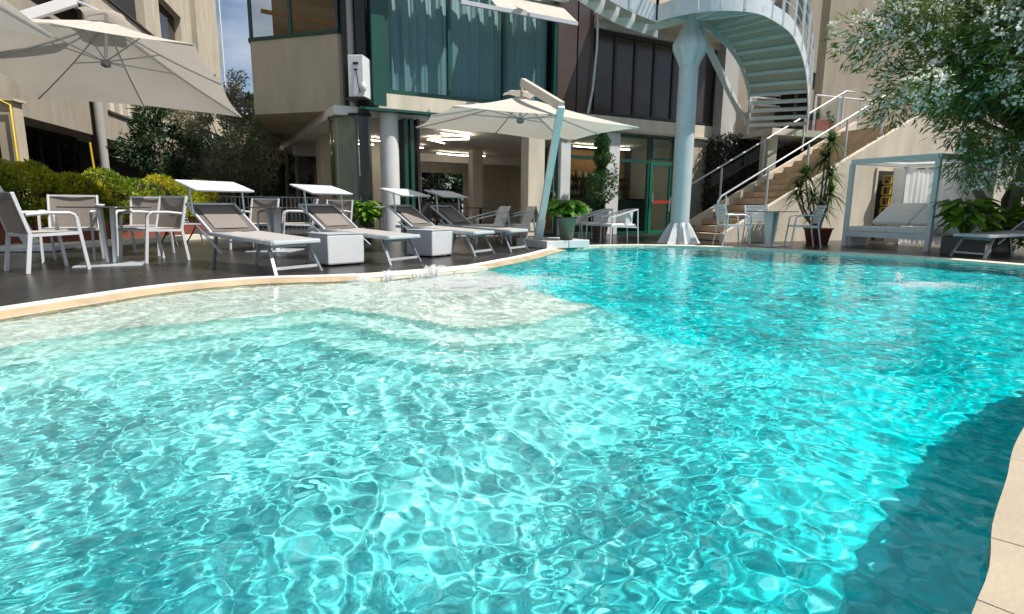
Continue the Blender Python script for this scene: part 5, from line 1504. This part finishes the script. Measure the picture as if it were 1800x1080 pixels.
tree('evergreen_tree', (-13.6, 33.5, 0), (-13.8, 33.5, 4.0), (2.8, 2.0, 2.6), 11000, .24, .10, L['darkg'], M['bark'], 'tall dark evergreen tree next to the left building corner', nclump=70, cr=.5, trunk_r=.16)
tree('evergreen_tree', (-8.8, 31.0, 0), (-8.8, 31.0, 3.2), (2.6, 2.0, 2.4), 11000, .22, .09, L['darkg'], M['bark'], 'dark evergreen tree touching the corner of the bay', nclump=70, cr=.5, trunk_r=.16)
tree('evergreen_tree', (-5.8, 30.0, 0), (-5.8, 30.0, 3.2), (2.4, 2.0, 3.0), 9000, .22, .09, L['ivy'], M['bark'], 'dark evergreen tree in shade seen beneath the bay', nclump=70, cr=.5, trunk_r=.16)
wd = empty('woodland', (0, 0, 0), 0); 
Pn, Nn, _ = blob_points(42000, (-14, 41, 2.6), (12, 3.0, 3.6), 260, 1.3, .2)
wl = leaf_cloud('woodland_belt', Pn, Nn, .5, .26, L['darkg'], None); tag(wl, 'dark mass of trees far behind the garden', None, None, 'stuff')
bpy.data.objects.remove(wd)
# back fence
fn = empty('railing_fence', (-6.9, 15.8, 0), R(10), 'low grey bar fence in front of the trees', 'fence')
for k in range(26): MB().box((-1.3 + k * .11, 0, .52), (.022, .022, .95)).build('bar', M['darkalu'], fn)
for z_ in (.12, .98): MB().beam((-1.35, 0, z_), (1.5, 0, z_), .03, .03).build('rail', M['darkalu'], fn)

# oleander on the right
ol = tree('oleander_tree', (9.55, 11.1, 0), (9.35, 10.5, 3.60), (3.35, 1.7, 2.05), 64000, .165, .029, L['oleander'], M['bark_lt'], 'large white flowering oleander tree leaning over the daybed', nclump=230, cr=.42, trunk_r=.11, droop=.25, limbs=40, shell=.25, flowers=4300, fsize=.058)
MB().tube([(-.1, 0, 0), (-.25, .1, .7), (-.75, .1, 1.35), (-1.15, -.1, 2.2)], [.10, .09, .075, .05], 9).build('trunk', M['bark_lt'], ol)
MB().tube([(.1, .1, 0), (.05, .2, 1.0), (.35, .1, 1.9), (.6, -.1, 2.8)], [.08, .07, .06, .04], 9).build('trunk', M['bark'], ol)
tree('garden_shrub', (10.1, 10.9, 0), (10.0, 10.9, .75), (.8, .7, .7), 6500, .09, .045, L['hedge_g'], M['bark'], 'leafy shrub round the foot of the oleander trunk', 'shrub', nclump=34, cr=.2, trunk_r=.03, limbs=5)
tree('garden_shrub', (11.3, 10.2, 0), (11.3, 10.2, .9), (.9, .8, .9), 6500, .10, .05, L['darkg'], M['bark'], 'dark shrub behind the shaded lounger at the right edge', 'shrub', nclump=34, cr=.25, trunk_r=.03, limbs=5)

# tree just outside the frame on the right: its shade falls on the far right of the water
tree('garden_tree', (7.2, 2.4, 0), (6.5, 2.9, 3.6), (.8, .35, .3), 2600, .13, .045, L['midg'], M['bark'], 'smaller tree right of the pool, out to the side', nclump=24, cr=.20, trunk_r=.10)

# ================================================================== jets and foam on the water
def foam(c, rx, ry, n, hmax, label, rz=0.0):
    u = rng.normal(0, 1, (n, 2)) * .42
    cs, sn = math.cos(rz), math.sin(rz)
    xy = np.column_stack([c[0] + rx * u[:, 0] * cs - ry * u[:, 1] * sn, c[1] + rx * u[:, 0] * sn + ry * u[:, 1] * cs])
    okp = inside(xy, EDGE); xy = xy[okp]; n = len(xy)
    sn_ = np.sin(xy[:, 0] * 9 + 3 * np.sin(xy[:, 1] * 7)) * np.sin(xy[:, 1] * 11 + 2 * np.sin(xy[:, 0] * 8))
    kp = sn_ + rng.normal(0, .35, n) > .1; xy = xy[kp]; n = len(xy)
    under = rng.random(n) < -1
    z = np.where(under, WATER_Z - .012 - rng.random(n) * .06, WATER_Z + .006 + np.abs(rng.normal(0, 1, n)) * .010)
    r = rng.uniform(.0022, .0062, n) * np.where(under, 2.4, 1)
    P_ = np.column_stack([xy, z])
    o6 = np.array([(1, 0, 0), (0, 1, 0), (-1, 0, 0), (0, -1, 0), (0, 0, .5), (0, 0, -.5)], float)
    V = (P_[:, None, :] + o6[None] * r[:, None, None] * np.array([1.4, 1.1, .6])).reshape(-1, 3)
    f8 = np.array([(0, 1, 4), (1, 2, 4), (2, 3, 4), (3, 0, 4), (1, 0, 5), (2, 1, 5), (3, 2, 5), (0, 3, 5)])
    F = (np.arange(n)[:, None, None] * 6 + f8[None]).reshape(-1, 3)
    o = np_mesh('foam', V, F, M['foam'], None, True, 3); tag(o, label, None, None, 'stuff'); o.cycles.is_caustics_receiver = True; return o
foam((-.45, 5.95), 1.30, .72, 40000, .05, 'white bubbling foam over the massage shelf', .75)
foam((4.6, 6.25), .65, .28, 9000, .05, 'white foam patch from the jet at the right', .2)
def splash(c, h, r, n, label):
    mb_v = []
    t = rng.random(n) ** 1.6; a = rng.uniform(0, 6.283, n); a = np.round(a * 1.1) / 1.1 + rng.normal(0, .12, n); rr = r * (.25 + .75 * t) * rng.random(n) ** .8
    P_ = np.column_stack([c[0] + rr * np.cos(a), c[1] + rr * np.sin(a), WATER_Z + h * t])
    rad = rng.uniform(.0015, .0065, n)
    o6 = np.array([(1, 0, 0), (0, 1, 0), (-1, 0, 0), (0, -1, 0), (0, 0, 1.6), (0, 0, -1.6)], float)
    V = (P_[:, None, :] + o6[None] * rad[:, None, None]).reshape(-1, 3)
    f8 = np.array([(0, 1, 4), (1, 2, 4), (2, 3, 4), (3, 0, 4), (1, 0, 5), (2, 1, 5), (3, 2, 5), (0, 3, 5)])
    F = (np.arange(n)[:, None, None] * 6 + f8[None]).reshape(-1, 3)
    o = np_mesh('splash', V, F, M['foam'], None, True, 3); tag(o, label, None, None, 'stuff')
splash((-.92, 6.72), .13, .16, 1260, 'tallest water splash at the end of the pale ledge')
splash((-1.38, 6.35), .10, .12, 720, 'thin water splash at the pale ledge')
splash((-1.62, 6.10), .09, .12, 660, 'left water splash at the pale ledge')
splash((-1.08, 6.55), .08, .12, 660, 'small water splash beside the tallest one')
splash((4.4, 6.45), .12, .06, 360, 'small water splash above the right foam patch')
